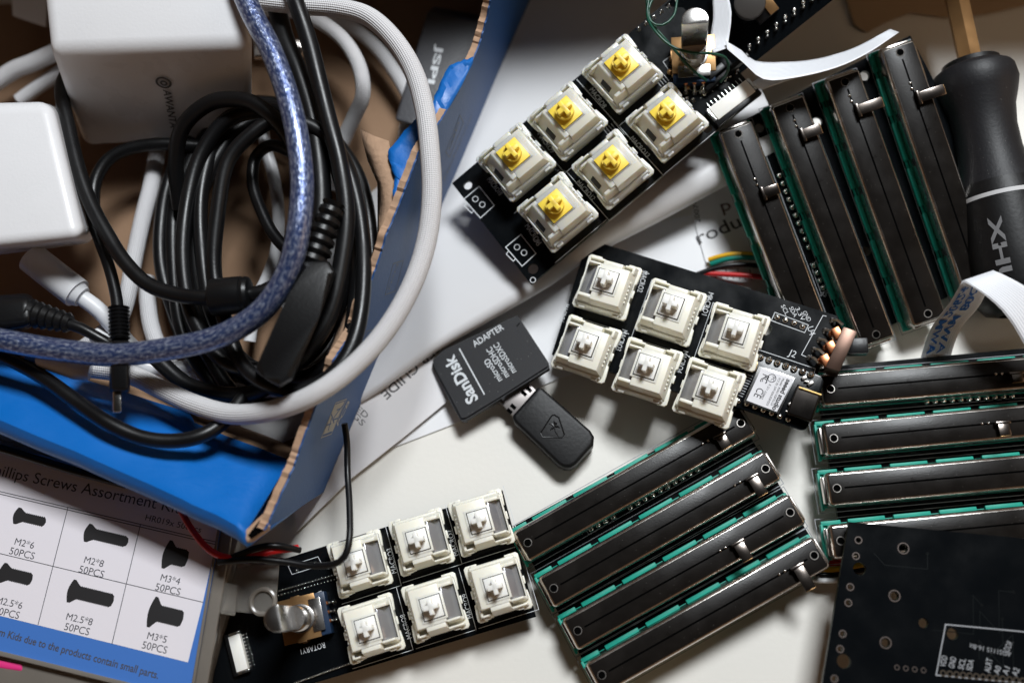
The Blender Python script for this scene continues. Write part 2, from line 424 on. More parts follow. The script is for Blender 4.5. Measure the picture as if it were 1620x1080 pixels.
r2, L2 = sheet('folded_sheet', [(470, 840), (555, 757), (640, 690), (706, 636), (760, 560), (640, 470), (440, 600)], 2.4, 'paper2',
               'plain white sheet with its straight edge running from the blue box to the card adapter', th=0.3)
mb = MB()
mb.text('USER GUIDE', L2.loc(700, 532), L2.loc(602, 622), 3.0, 0.02, bold=0.01)
mb.text('LIMITED', L2.loc(531, 620), L2.loc(578, 662), 1.8, 0.02)
mb.text('REGS', L2.loc(541, 640), L2.loc(572, 674), 1.8, 0.02)
mb.build('printed_text', 'ink', r2)
r3, L3 = sheet('product_sheet', [(1094, 335), (1132, 470), (1160, 520), (1300, 480), (1250, 230), (1140, 245)], 1.2, 'paper',
               'white sheet printed with large grey letters beside the slider board', th=0.25)
mb = MB(); mb.text('roduct', L3.loc(1107, 386), L3.loc(1205, 345), 4.4, 0.02, bold=0.006)
mb.text('20074', L3.loc(1108, 352), L3.loc(1103, 316), 1.6, 0.02)
for i in range(7):
    x = 1132 + i * 9.5; mb.line(L3.loc(x, 440 + i * .4), L3.loc(x - 3, (432 if i % 2 else 424) + i * .4), 0.25, 0.03)
mb.build('printed_text', 'ink', r3)
mb = MB(); mb.text('p', L3.loc(1143, 335), L3.loc(1158, 331), 4.0, 0.02, bold=0.006); mb.build('printed_letter', 'ink_brown', r3)

r4, L4 = sheet('kraft_sheet', [(1330, -30), (1352, 40), (1372, 52), (1400, 36), (1440, 20), (1500, 28), (1560, 22), (1640, 4), (1640, -40)], 1.0, mat('kraft', (0.42, 0.30, 0.19), 0.8, var=0.08, vscale=60),
               'brown wrapping paper lying at the top edge beside the screwdriver shank')
# padded envelope with a rolled lower edge
edge = [(380, 740, 1), (579, 630, 3.5), (687, 556, 5.5), (797, 493, 7), (869, 451, 8), (940, 402, 9), (1040, 350, 11), (1150, 291, 13), (1240, 250, 14)]
far = [(200, 300), (420, 200), (560, 110), (640, 40), (690, -20), (760, -80), (860, -130), (960, -170), (1060, -200)]
E1 = catmull([P(*q) for q in edge], 6); n = len(E1)
E2c = catmull([P(x, y, 1.5) for x, y in far], 6)
E2 = [E2c[int(i * (len(E2c) - 1) / (n - 1))] for i in range(n)]
rows = []
for i in range(n):
    a, b = E1[i], E2[i]; d = (b - a); dl = d.length; d = d.normalized(); R = max(1.5, a.z * 0.42); row = []
    c0 = a + d * R
    for k in range(9):                                   # rolled edge
        t = math.pi * (0.5 + 0.5) * k / 8 - math.pi / 2
        row.append(Vector((c0.x, c0.y, a.z)) + Vector((-d.x * math.cos(t) * R, -d.y * math.cos(t) * R, math.sin(t) * R)))
    for k in range(1, 16):
        t = k / 15; q = c0.lerp(Vector((b.x, b.y, 1.2)), t)
        q.z = (a.z + R) * (1 - t) ** 1.5 + 1.6 * t + 0.9 * math.sin(i * 0.35 + k * 0.8) * t * (1 - t) * 2
        row.append(q)
    rows.append(row)
mb = MB(); mb.grid(rows)
tag(mb.build('envelope', 'envelope', recentre=True, angle=80, solid=0.3), 'large white padded envelope with a rolled lower edge under the yellow switch board', 'envelope')

# ================================================================== KEY SWITCHES
switch_meshes = {}
def switch_kind(body, stem, win, clearwin):
    """returns list of (name, mesh, material, is_root)"""
    parts = []
    def add(name, mb, m, root=False):
        o = mb.build(name, m); parts.append((name, o.data, root)); bpy.data.objects.remove(o)
    mb = MB()
    mb.frust(-6.7, 6.7, -6.7, 6.7, 0.2, -7.0, 7.0, -7.0, 7.0, 5.0, 0.25)
    # flange with notched outline
    o = []
    for (sx, sy) in ((1, 1), (-1, 1), (-1, -1), (1, -1)):
        c = [(7.1, 2.0), (7.1, 2.6), (7.55, 2.9), (7.8, 5.6), (7.8, 7.2), (7.2, 7.8), (5.2, 7.8), (5.0, 7.35), (3.4, 7.3), (3.2, 7.1)]
        c = [(x * sx, y * sy) for x, y in c]
        if sx * sy < 0: c = c[::-1]
        o += c
    mb.prism(o, 4.9, 6.1, 0.28)
    mb.box((7.3, 0, 5.4), (0.7, 2.2, 0.9), 0.15); mb.box((-7.3, 0, 5.4), (0.7, 2.2, 0.9), 0.15)
    # upper housing core
    mb.frust(-2.9, 6.9, -6.6, 5.2, 6.0, -2.7, 5.5, -5.8, 4.7, 11.0, 0.25)
    mb.frust(-2.4, 3.4, 4.6, 7.0, 6.0, -2.2, 3.2, 4.2, 5.9, 10.75, 0.25)        # centre block of the +y side
    mb.frust(3.3, 6.9, 6.3, 7.1, 6.0, 3.4, 6.4, 6.2, 6.7, 8.4, 0.15); mb.frust(6.2, 6.9, 4.9, 7.1, 6.0, 5.6, 6.3, 4.5, 6.6, 9.0, 0.15)
    mb.frust(-6.9, -2.3, 6.3, 7.1, 6.0, -6.6, -2.4, 6.2, 6.7, 8.4, 0.15)
    # cheeks round the window slot
    mb.frust(-7.1, -2.7, 4.4, 5.6, 6.0, -6.2, -2.7, 4.3, 4.9, 10.2, 0.18)
    mb.frust(-7.1, -2.7, -6.7, -4.6, 6.0, -6.2, -2.7, -5.3, -4.4, 10.2, 0.18)
    mb.frust(-7.25, -6.75, -6.4, 5.4, 6.0, -7.1, -6.75, -6.0, 5.2, 7.6, 0.1)
    # step + latches on the -y side
    mb.frust(-6.6, 6.6, -7.3, -6.2, 6.0, -6.3, 6.3, -6.9, -6.1, 7.4, 0.2)
    for x in (-4.9, 4.9): mb.box((x, -7.35, 6.2), (1.8, 0.7, 1.4), 0.12)
    for k in range(6): mb.box((6.3, -3.6 + k * 1.15, 8.5), (0.35, 0.55, 0.8), 0.08, rot=Euler((0, rad(16), 0)))  # raised mould marks
    for x in (-4.6, 4.9): mb.box((x, 7.2, 6.3), (1.7, 0.6, 1.5), 0.12)
    mb.box((0.2, 0.1, 11.05), (7.1, 7.3, 0.35), 0.1)
    add('key_switch', mb, body, True)
    mb = MB()
    if clearwin:
        mb.frust(-6.95, -2.6, -6.0, 5.0, 6.05, -4.1, -2.6, -4.9, 4.5, 10.9, 0.25); add('light_window', mb, win)
        mb = MB(); mb.box((-5.75, -0.6, 8.15), (0.35, 3.4, 1.7), 0.1, rot=Euler((0, rad(31), 0))); add('window_slot', mb, 'slot')
    else:
        mb.frust(-6.8, -2.9, -4.7, 4.5, 6.05, -3.4, -2.9, -4.5, 4.4, 9.9, 0.12); add('light_window', mb, win)
    mb = MB(); mb.box((0.2, 0.1, 11.24), (6.6 if clearwin else 5.9, 6.9 if clearwin else 6.2, 0.06)); add('stem_gap_inlay', mb, 'milk' if clearwin else 'dark')  # flat inlay; on cream switches its black paints the gap's shade
    k_ = 1.14 if clearwin else 1.0
    mb = MB(); mb.box((0.2, 0.1, 11.35), (5.5 * k_, 5.8 * k_, 0.7), 0.15)
    if stem == 'yellow': mb.cyl((0.2, 0.1, 11.5), 2.35, 1.9, 24)
    else: mb.cyl((0.2, 0.1, 11.5), 1.9, 0.5, 20)
    mb.box((0.2, 0.1, 13.3), (4.1, 1.35, 3.5), 0.16); mb.box((0.2, 0.1, 13.31), (1.2, 4.1, 3.5), 0.16); add('stem', mb, stem)
    if clearwin:
        mb = MB(); mb.box((4.55, 1.4, 9.7), (0.9, 1.7, 0.4), 0.1); mb.box((4.9, -1.6, 9.6), (0.5, 0.8, 0.4), 0.1); add('contact_leaf', mb, 'copper')
        mb = MB(); mb.text('GATERON', (4.25, 4.1), (4.25, -3.9), 0.85, 11.03, bold=0.01); add('lettering', mb, 'silk')
    return parts
SW = dict(white=switch_kind('cream', 'cream2', 'smoke', False), yellow=switch_kind('milk', 'yellow', 'milk', True))
def put_switch(kind, parent, x, y, z, rz, s, tilt=None, label=None):
    ps = SW[kind]; root = None
    tilt = tilt or (random.uniform(-.014, .014), random.uniform(-.014, .014))
    for name, me, isroot in ps:
        o = bpy.data.objects.new(name, me); COL.objects.link(o)
        if isroot:
            root = o; o.parent = parent; o.location = (x * MM, y * MM, z * MM); o.rotation_euler = (tilt[0], tilt[1], rz); o.scale = (s, s, s)
        else: o.parent = root
    return root

# ------------------------------------------------------------------ board helpers
def board_plate(root, poly, holes, t=1.6, name='circuit_board'):
    mb = MB(); mb.curve2d([[q[:2] for q in poly]] + [circ(h, r) for h, r in holes], -t, 0)
    o = mb.build(name, 'pcb', root)
    mb = MB(); mb.curve2d([[q[:2] for q in poly]] + [circ(h, r) for h, r in holes], -t + 0.25, -0.25)
    # thin lighter core, proud of the cut edge by 0.03 mm
    for v in mb.bm.verts:
        pass
    e = mb.build('board_core', 'pcb_edge', root); c = Vector((0, 0))
    return o
def traces(mb, p, q, n, sp):
    p = Vector(p[:2]); q = Vector(q[:2]); d = (q - p).normalized(); nn = Vector((-d.y, d.x))
    for i in range(n): mb.line(p + nn * sp * i, q + nn * sp * i, 0.18, 0.012, 0.03)
def pin(mb, p, h=1.6, r=0.75, z=0):
    mb.cyl((p[0], p[1], z), r, h * 0.75, 12, r2=r * 0.35); mb.ball((p[0], p[1], z + h * 0.72), r * 0.46)
def ring(mb, p, R, r=0.18, z=0.03): mb.torus((p[0], p[1], z), R, r, 24, 6, sz=0.6)

def encoder(parent, c, rz, z=0.0, top=29.0, sc=1.0, sr=3.2):
    """c: local position; pins on the +x side before rotation"""
    T = Matrix.Translation(Vector((c[0], c[1], z)) * MM) @ Matrix.Rotation(rz, 4, 'Z') @ Matrix.Scale(sc, 4)
    mb = MB(); mb.box((0.8, 0, 2.0), (13, 12.4, 4.0), 0.3); base = mb.build('rotary_encoder', mat('encoder_base', (0.012, 0.03, 0.07), 0.4), parent, M4=T)
    mb = MB(); mb.box((-1.2, 0, 4.35), (11.2, 12.8, 0.7), 0.12)
    for y in (-6.5, 6.5):
        mb.box((-1.5, y, 2.3), (2.6, 0.4, 4.4), 0.1); mb.box((-1.5, y * 1.03, 1.2), (1.4, 0.7, 0.6), 0.1)
    mb.build('metal_cover', 'brass', base)
    mb = MB(); mb.cyl((-0.8, 0, 4.7), 4.2, 0.7, 32, bev=0.12); mb.cyl((-0.8, 0, 5.4), 3.5, 5.5, 32, bev=0.2)
    for k in range(6): mb.torus((-0.8, 0, 6.0 + k * 0.75), 3.45, 0.2, 32, 6)
    mb.box((4.2, 0, 4.9), (3.6, 9.5, 0.5), 0.15)
    mb.build('bushing', 'shaft', base)
    mb = MB(); n = 32; pts = []
    for i in range(n):
        a = 2 * math.pi * i / n; x, y = sr * math.cos(a), sr * math.sin(a); pts.append((x - 0.8, y))
    mb.prism(pts, 10.5, 14.0)
    D = [(min(x, 0.2), y) for x, y in pts]
    mb.prism(D, 14.0, top, 0.3)
    mb.build('shaft', 'shaft', base)
    mb = MB()
    for y in (-2.6, 0, 2.6):
        pin(mb, (8.7, y), 2.0, 0.95)
        mb.tube([(8.6, y, 1.2), (8.0, y, 2.4), (7.0, y, 2.8)], 0.35, 8)
    mb.build('terminal', 'solder', base)
    mb = MB()
    for y in (-2.6, 0, 2.6): mb.ball((7.0, y, 3.0), 0.75)
    mb.build('terminal_wire_end', 'copper', base)
    return base

def ffc_connector(parent, p0, p1, z, depth, flip_side, name='ribbon_connector'):
    """white connector bar from p0 to p1 with a dark latch along one side"""
    p0 = Vector(p0[:2]); p1 = Vector(p1[:2]); d = p1 - p0; L = d.length; a = math.atan2(d.y, d.x); c = (p0 + p1) / 2
    T = Matrix.Translation(Vector((c.x, c.y, z)) * MM) @ Matrix.Rotation(a, 4, 'Z')
    mb = MB(); mb.box((0, 0, 1.1), (L * 0.86, depth, 2.2), 0.15); o = mb.build(name, 'cream2', parent, M4=T)
    mb = MB()
    mb.box((0, flip_side * depth * 0.62, 0.95), (L, depth * 0.42, 1.9), 0.15); mb.build('latch', 'blk', o)
    mb = MB(); mb.box((-L * 0.47, 0, 0.9), (L * 0.07, depth * 1.05, 1.7), 0.1); mb.box((L * 0.47, 0, 0.9), (L * 0.07, depth * 1.05, 1.7), 0.1)
    mb.build('solder_tab', 'solder', o)
    mb = MB(); n = 10
    for i in range(n): mb.box((-L * 0.38 + L * 0.76 * i / (n - 1), -flip_side * depth * 0.68, 0.25), (0.32, depth * 0.55, 0.3), 0.05)
    mb.build('contact_row', 'solder', o)
    return o

def bracket(mb, x, y, rz, s, w=0.16, sides=(1, 1, 1, 1)):
    h = 8.7 * s; c = [Matrix.Rotation(rz, 2) @ Vector(v) for v in ((-h, -h), (h, -h), (h, h), (-h, h))]
    c = [(x + v.x, y + v.y) for v in c]
    for i in range(4):
        if sides[i]: mb.line(c[i], c[(i + 1) % 4], w, 0.02 + 0.003 * (i % 2))

# ================================================================== BOTTOM LEFT SWITCH BOARD
f = Frame((448, 884, 7), (795, 775, 7.5), (503, 1078, 7))
bl = thing('switch_board', f.M, 'black board with six cream switches and a metal knob shaft beside the screw case', 'circuit board', 'circuit boards with six key switches')
c_tr = f.loc(795, 775); c_br = f.loc(848, 975)
xl = f.loc(318, 930).x - 6
xr = (c_tr.x + c_br.x) / 2; yt = c_tr.y; yb = c_br.y
u_ = (f.loc(795, 775) - f.loc(448, 884)).normalized(); bl2 = f.loc(503, 1078); ux_ = (c_br - bl2).normalized()
poly = [bl2 - ux_ * 42, c_br, c_tr, f.loc(448, 884) - u_ * 34]
hol = []
board_plate(bl, poly, hol)
st = [(560, 888), (660, 853), (757, 822), (578, 993), (682, 960), (785, 927)]
L = [f.loc(x, y, 14) for x, y in st]
pit = ((L[2] - L[0]).length / 2 + (L[5] - L[3]).length / 2) / 2; s = pit / 19.05 * 1.06
si = MB()
for i, q in enumerate(L):
    put_switch('white', bl, q.x, q.y, 0, rad(180) + random.uniform(-.015, .015), s)
    bracket(si, q.x, q.y, 0, s, sides=(1, 1, 0, 0))
def tx(mb, fr, t, a, b, h, **k): mb.text(t, fr.loc(*a), fr.loc(*b), h, 0.03, **k)
tx(si, f, 'MACRO3', (628, 905), (619, 866), 1.5); tx(si, f, 'MACRO2', (726, 877), (714, 837), 1.5)
tx(si, f, 'MACRO8', (652, 1008), (640, 970), 1.5); tx(si, f, 'MACRO9', (748, 976), (738, 938), 1.5)
tx(si, f, 'ROTARY1', (513, 1015), (475, 1026), 1.6); tx(si, f, 'U2', (366, 1020), (363, 1038), 1.8)
si.poly_line([f.loc(*q) for q in ((503, 880), (510, 893), (462, 908), (456, 895))], 0.16, 0.02, True)
si.poly_line([f.loc(*q) for q in ((496, 940), (508, 934), (520, 998), (505, 1003))], 0.16, 0.02)
si.build('silkscreen', 'silk', bl)
encoder(bl, f.loc(483, 977, 2), rad(-3), sc=0.97, sr=3.6, top=30)
ffc_connector(bl, f.loc(372, 1000), f.loc(388, 1064), 0, 3.4, -1)
mb = MB(); m2_ = MB(); m3_ = MB()
for i in range(22):
    q = f.loc(422 + i * 5.2, 940 - i * 1.5); pin(mb, q, 1.2, 0.5); q = f.loc(425 + i * 5.2, 946 - i * 1.5); mb.ball((q.x, q.y, 0.15), random.uniform(.2, .4))
    q = f.loc(466 + i * 4.8, 1080 - i * 1.7); pin(m2_, q, 1.2, 0.5)
for q in ((470, 902), (485, 896), (499, 890)): pin(m3_, f.loc(*q), 1.2, 0.6)
mb.build('solder_pins', 'solder', bl); m2_.build('solder_pins', 'solder', bl); m3_.build('connector_pins', 'solder', bl)
mb = MB()
for q in ((722, 838), (625, 878), (648, 985), (745, 953)): q = f.loc(*q); mb.cyl((q.x, q.y, -0.2), 1.6, 0.23, 24)
mb.build('post_hole_shade', 'dark', bl)  # black discs on the solid board stand for the shade in post holes

# ================================================================== YELLOW SWITCH BOARD
f = Frame((715, 290, 20), (985, 62, 31), (840, 450, 18))
yb_ = thing('switch_board', f.M, 'black board with six milky switches with yellow stems beside the blue box', 'circuit board', 'circuit boards with six key switches')
cr = f.loc(1203, 138); cw = f.loc(840, 450)
poly = [f.loc(715, 290), f.loc(840, 450), f.loc(1201, 150), f.loc(1065, -6)]
hol = [(f.loc(740, 293), 1.35), (f.loc(843, 425), 1.6), (f.loc(1119, 203), 1.5)]
board_plate(yb_, poly, hol)
st = [(811, 246), (894, 180), (982, 103), (878, 326), (967, 257), (1055, 182)]
L = [f.loc(x, y, 13) for x, y in st]
pit = ((L[2] - L[0]).length / 2 + (L[5] - L[3]).length / 2) / 2; s = pit / 19.05 * 1.06
si = MB()
for i, q in enumerate(L):
    put_switch('yellow', yb_, q.x, q.y, 0, random.uniform(-.02, .02), s)
    bracket(si, q.x, q.y, 0, s, sides=(1, 0, 0, 1) if i not in (0, 3) else (1, 0, 0, 0))
ang = f
tx(si, f, 'MACRO9', (850, 213), (872, 243), 1.5); tx(si, f, 'MACRO8', (932, 143), (954, 172), 1.5)
tx(si, f, 'MACRO12', (911, 290), (937, 318), 1.5); tx(si, f, 'MACRO13', (996, 220), (1023, 250), 1.5)
tx(si, f, 'MACRO11', (830, 358), (851, 388), 1.5); tx(si, f, 'MACRO10', (770, 285), (790, 310), 1.5); tx(si, f, 'U6', (842, 378), (850, 390), 1.7)
for (cx, cy) in ((757, 317), (823, 393)):
    k = [(-23, -2), (1, -22), (25, 8), (3, 28)]
    si.poly_line([f.loc(cx + a, cy + b) for a, b in k], 0.28, 0.02, True)
    si.poly_line([f.loc(cx + a, cy + b) for a, b in ((-19, 5), (-22, 9), (-11, 20), (-8, 17))], 0.28, 0.02)
    for d in (-5, 6): ring(si, f.loc(cx + d, cy + d * 0.8 + 2), 0.85, 0.14)
ring(si, f.loc(843, 443), 0.8, 0.14)
q0, q1 = f.loc(745, 330), f.loc(800, 395)
for k in range(5): si.line(f.loc(955 + k * 4, 205 - k * 3), f.loc(972 + k * 4, 225 - k * 3), 0.12, 0.02)
for k in range(4): si.line(f.loc(1036 + k * 4, 125 - k * 3), f.loc(1046 + k * 4, 137 - k * 3), 0.12, 0.02)
si.poly_line([f.loc(*q) for q in ((1062, 88), (1049, 98), (1057, 110))], 0.18, 0.02); si.poly_line([f.loc(*q) for q in ((1086, 137), (1100, 148), (1110, 140))], 0.18, 0.02)
si.build('silkscreen', 'silk', yb_)
encoder(yb_, f.loc(1097, 97, 2), rad(-128), sc=1.0, sr=3.7)
ffc_connector(yb_, f.loc(1124, 186, 1), f.loc(1192, 134, 1), 0, 4.6, -1)
mb = MB()
for i in range(7):
    pin(mb, f.loc(1010 + i * 12, 46 - i * 9), 1.3, 0.8)
for q in ((1110, 139), (1098, 147), (1086, 157), (1096, 159), (1110, 146), (1131, 168)): pin(mb, f.loc(*q), 1.6, 0.8)
random.seed(3)
for i in range(40):
    t = random.random(); q = f.loc(1105 + 60 * t + random.uniform(-9, 9), 155 - 50 * t + random.uniform(-6, 6)); mb.ball((q.x, q.y, 0.2), random.uniform(0.2, 0.5))
mb.build('solder_pins', 'solder', yb_)
mb = MB()
for q in ((1067, 121), (1078, 131), (1087, 140), (1060, 116), (1070, 108)):
    a = f.loc(*q); mb.ball((a.x, a.y, 1.0), 0.95); 
mb.build('copper_terminals', 'brass', yb_)
mb = MB(); a = f.loc(1150, 116, 1.5); mb.box((a.x, a.y, 1.6), (16, 1.4, 3.0), 0.2); a = f.loc(1132, 118, 1.5); mb.box((a.x, a.y, 2.4), (6, 2.0, 4.0), 0.2); mb.build('pin_socket', 'blk', yb_)

# ================================================================== TOP CONTROLLER BOARD
f2 = Frame((1010, 30, 31), (1200, -130, 48), (1190, 100, 29))
tb = thing('controller_board', f2.M, 'black board with a slanting row of solder points at the top edge', 'circuit board')
a = f2.loc(1196, 97); b = f2.loc(1330, -16)
y0 = a.y
poly = [(6, y0), (92, y0), (92, -2), (6, -2)]
board_plate(tb, poly, [])
mb = MB()
for i in range(11):
    q = f2.loc(1171 + i * 14.2, 91 - i * 11.3); pin(mb, q, 2.6, 0.85)
    mb.ball((q.x + 0.8, q.y + 1.1, 0.3), 0.7)
mb.build('solder_pins', 'solder', tb)
q = f2.loc(1186, 6, 5)
mb = MB(); mb.cyl((q.x, q.y, 0), 4.6, 8, 28, bev=0.8); mb.build('round_component', 'grey_side', tb)
q = f2.loc(1205, 10, 3)
mb = MB(); mb.box((q.x, q.y, 2), (7, 8, 4), 0.4); mb.build('connector', 'blk', tb)
q = f2.loc(1216, 6, 4)
mb = MB(); mb.box((q.x, q.y, 4.3), (3.0, 6.2, 0.6), 0.2); mb.build('metal_clip', 'brass', tb)

# ================================================================== MIDDLE SWITCH BOARD
f = Frame((930, 378, 11), (1330, 497, 20), (873, 560, 9))
md = thing('switch_board', f.M, 'black board with six cream switches and a small module with a white label', 'circuit board', 'circuit boards with six key switches')
xr = f.loc(1322, 500).x + 0.5; yl = f.loc(873, 560).y
poly = [f.loc(930, 378), f.loc(873, 560), f.loc(1158, 646), f.loc(1270, 655), f.loc(1326, 500)]
hol = [(f.loc(1108, 484), 1.35), (f.loc(1211, 520), 1.9), (f.loc(1071, 574), 1.3), (f.loc(912, 471), 1.3)]
board_plate(md, poly, hol)
st = [(957, 442), (1060, 482), (1163, 521), (923, 541), (1022, 578), (1122, 612)]
L = [f.loc(x, y, 14) for x, y in st]
pit = ((L[2] - L[0]).length / 2 + (L[5] - L[3]).length / 2) / 2; s = pit / 19.05 * 1.06
si = MB()
for i, q in enumerate(L):
    put_switch('white', md, q.x, q.y, 0, random.uniform(-.02, .02), s); bracket(si, q.x, q.y, 0, s, 0.18, sides=(0, 0, 1, 1 if i in (1, 2) else 0))
tx(si, f, 'MACRO2', (1017, 428), (1008, 461), 1.6); tx(si, f, 'MACRO1', (1121, 462), (1110, 497), 1.6)
tx(si, f, 'MACRO3', (985, 521), (974, 553), 1.6); tx(si, f, 'MACRO4', (1081, 554), (1070, 588), 1.6); tx(si, f, 'MACRO6', (893, 480), (884, 508), 1.5)
tx(si, f, 'SCL', (1235, 484), (1243, 499), 1.25); tx(si, f, 'SDA', (1248, 487), (1256, 502), 1.25)
tx(si, f, '3.3V', (1258, 488), (1268, 508), 1.25); tx(si, f, 'GND', (1269, 494), (1278, 509), 1.25)
tx(si, f, 'U4', (1277, 518), (1281, 531), 1.8); tx(si, f, 'J2', (1246, 561), (1257, 566), 2.0)
si.poly_line([f.loc(*q) for q in ((1226, 494), (1279, 514), (1273, 526), (1220, 507))], 0.2, 0.02, True)
si.poly_line([f.loc(*q) for q in ((1307, 500), (1302, 499), (1268, 561), (1280, 566))], 0.2, 0.02)
si.poly_line([f.loc(*q) for q in ((1190, 550), (1194, 551), (1290, 583), (1288, 590))], 0.2, 0.02)
traces(si, f.loc(1192, 560), f.loc(1196, 552), 3, 0.4)
si.build('silkscreen', 'silk', md)
mb = MB()
for q in ((1229, 502), (1242, 507), (1256, 511), (1269, 517)):
    a = f.loc(*q); mb.ball((a.x, a.y, 0.25), 0.95, 0.7); mb.cyl((a.x + .1, a.y + .1, 0), 0.3, 1.4, 8)
mb.build('solder_pins', 'solder', md)
# slide connector with copper contacts at the right end
mb = MB(); pts = [f.loc(*q, 5) for q in ((1333, 519), (1355, 527), (1327, 590), (1305, 583))]
mb.prism([q[:2] for q in pts], -1.0, 7.0, 0.25); sl = mb.build('slide_switch', mat('dark_bronze', (0.10, 0.06, 0.045), 0.35, metal=0.8, var=0.15, vscale=200, rvar=0.1), md)
mb = MB()
for (cx, cy) in ((1324, 528), (1315, 550), (1306, 571)):
    a = f.loc(cx, cy, 4); mb.box((a.x, a.y, 4.4), (3.4, 2.4, 2.6), 0.3, rz=rad(-66 + 20)); mb.box((a.x - 1.2, a.y, 2.6), (1.4, 2.0, 3.4), 0.3, rz=rad(-46))
mb.build('contact_leaf', 'copper', sl)
mb = MB()
for (cx, cy) in ((1316, 507), (1305, 523), (1296, 538), (1287, 553), (1279, 566)):
    a = f.loc(cx, cy); pin(mb, a, 1.6, 0.9); mb.tube([(a.x, a.y, 1.3), (a.x + 1.6, a.y - 0.3, 2.8), (a.x + 3.2, a.y - 1.2, 3.4)], 0.45, 8)
mb.build('terminal', 'nickel', sl)
mb = MB(); a = f.loc(1354, 548, -1); mb.box((a.x, a.y, -1.6), (6.5, 4.6, 4.0), 0.3, rz=rad(20)); mb.build('slider_knob', 'blk', sl)
# controller module
g = Frame((1186, 556, 19.5), (1303, 596, 22), (1160, 642, 18))
Tm = f.M.inverted() @ g.M
gw = g.loc(1160, 642).y
mb = MB(); o = []
Lg = g.loc(1306, 597).x; hh = -gw
def rr(w, h, r, n=5):
    out = []
    for cx, cy, a0 in ((w - r, -r, 0), (r, -r, 90), (r, -h + r, 180), (w - r, -h + r, 270)):
        out += [(cx + r * math.cos(rad(a0 + 90 * i / n)), cy + r * math.sin(rad(a0 + 90 * i / n))) for i in range(n + 1)]
    return out
mb.prism(rr(Lg, hh, 2.0), -1.2, 0, 0.1); mod = mb.build('controller_module', 'pcb', md, M4=Tm)
mb = MB(); pts = [g.loc(*q, 2) for q in ((1201, 578), (1259, 597), (1232, 655), (1176, 635))]; mb.prism([q[:2] for q in pts], 0, 1.9, 0.25); mb.build('metal_shield', 'shield', mod)
mb = MB(); pts = [g.loc(*q, 2) for q in ((1205, 582), (1256, 599), (1229, 651), (1181, 633))]; mb.prism([q[:2] for q in pts], 1.9, 1.96); lab = mb.build('module_label', 'mcu_label', mod)
mb = MB()
def tg(t, a, b, h, **k): mb.text(t, g.loc(*a, 2), g.loc(*b, 2), h, 2.0, **k)
tg('seeed studio', (1245, 599), (1221, 647), 1.35, bold=0.03)
tg('Model: XIAO-ESP32-S3', (1238, 598), (1219, 640), 0.62); tg('FCC ID: Z4T-XIAOESP32S3', (1232, 597), (1212, 640), 0.62)
tg('R 211-220807', (1217, 607), (1203, 630), 0.62)
tg('FC', (1207, 591), (1202, 603), 2.0); tg('C', (1209, 594), (1205, 603), 1.4); tg('CE', (1199, 612), (1192, 626), 2.1)
a = g.loc(1221, 598, 2); mb.torus((a.x, a.y, 2.0), 1.15, 0.09, 20, 5); tg('PC', (1222, 595), (1219, 602), 0.9)
mb.build('lettering', 'ink', lab)
mb = MB()
for i in range(7):
    a = g.loc(1203 + 13.3 * i, 565 + 4.6 * i); mb.ball((a.x, a.y, 0.3), 1.05, 0.8); mb.cyl((a.x, a.y, 0), 0.35, 1.6, 8)
    a = g.loc(1168 + 13.1 * i, 634 + 4.9 * i); mb.ball((a.x, a.y, 0.2), 0.85, 0.8)
mb.build('solder_pins', 'solder', mod)
mb = MB(); a = g.loc(1190, 579); mb.box((a.x, a.y, 0.5), (2.7, 2.7, 1.0), 0.1, rz=0.1); mb.build('antenna_socket', 'gold', mod)
mb = MB(); mb.torus((a.x, a.y, 1.1), 0.7, 0.22, 16, 6); mb.build('socket_ring', 'brass', mod)
mb = MB()
for i in range(9):
    p0 = g.loc(1187 - i * 2.0, 594 + i * 4.0); mb.box((p0.x, p0.y, 0.15), (1.6, 0.28, 0.2))
    p0 = g.loc(1178 - i * 2.1, 590 + i * 4.0); mb.box((p0.x, p0.y, 0.15), (0.7, 0.28, 0.2))
mb.build('antenna_pads', 'silk_dim', mod)
mb = MB(); pts = [g.loc(*q, 3) for q in ((1262, 607), (1300, 621), (1284, 668), (1244, 654))]; mb.prism([q[:2] for q in pts], 0.1, 3.3, 0.6, 3)
mb.build('usb_socket', mat('black_nickel', (0.045, 0.04, 0.037), 0.25, metal=1.0, rvar=0.1), mod)
mb = MB(); mb.tube([g.loc(1264, 613, 3.35), g.loc(1299, 625, 3.35)], 0.4, 8); mb.build('highlight_strip', 'gold', mod)  # gold rod painting the highlight along the socket
mb = MB(); mb.tube([g.loc(1243, 650, 2.2), g.loc(1278, 662, 2.2)], 0.25, 8)
random.seed(5)
for q in ((1272, 598), (1282, 607), (1262, 622), (1268, 628), (1259, 645), (1276, 604), (1250, 640)):
    a = g.loc(*q); mb.box((a.x, a.y, 0.4), (random.uniform(.8, 1.8), random.uniform(.5, 1.1), 0.8), 0.1, rz=random.random())
mb.build('chip_parts', 'nickel', mod)

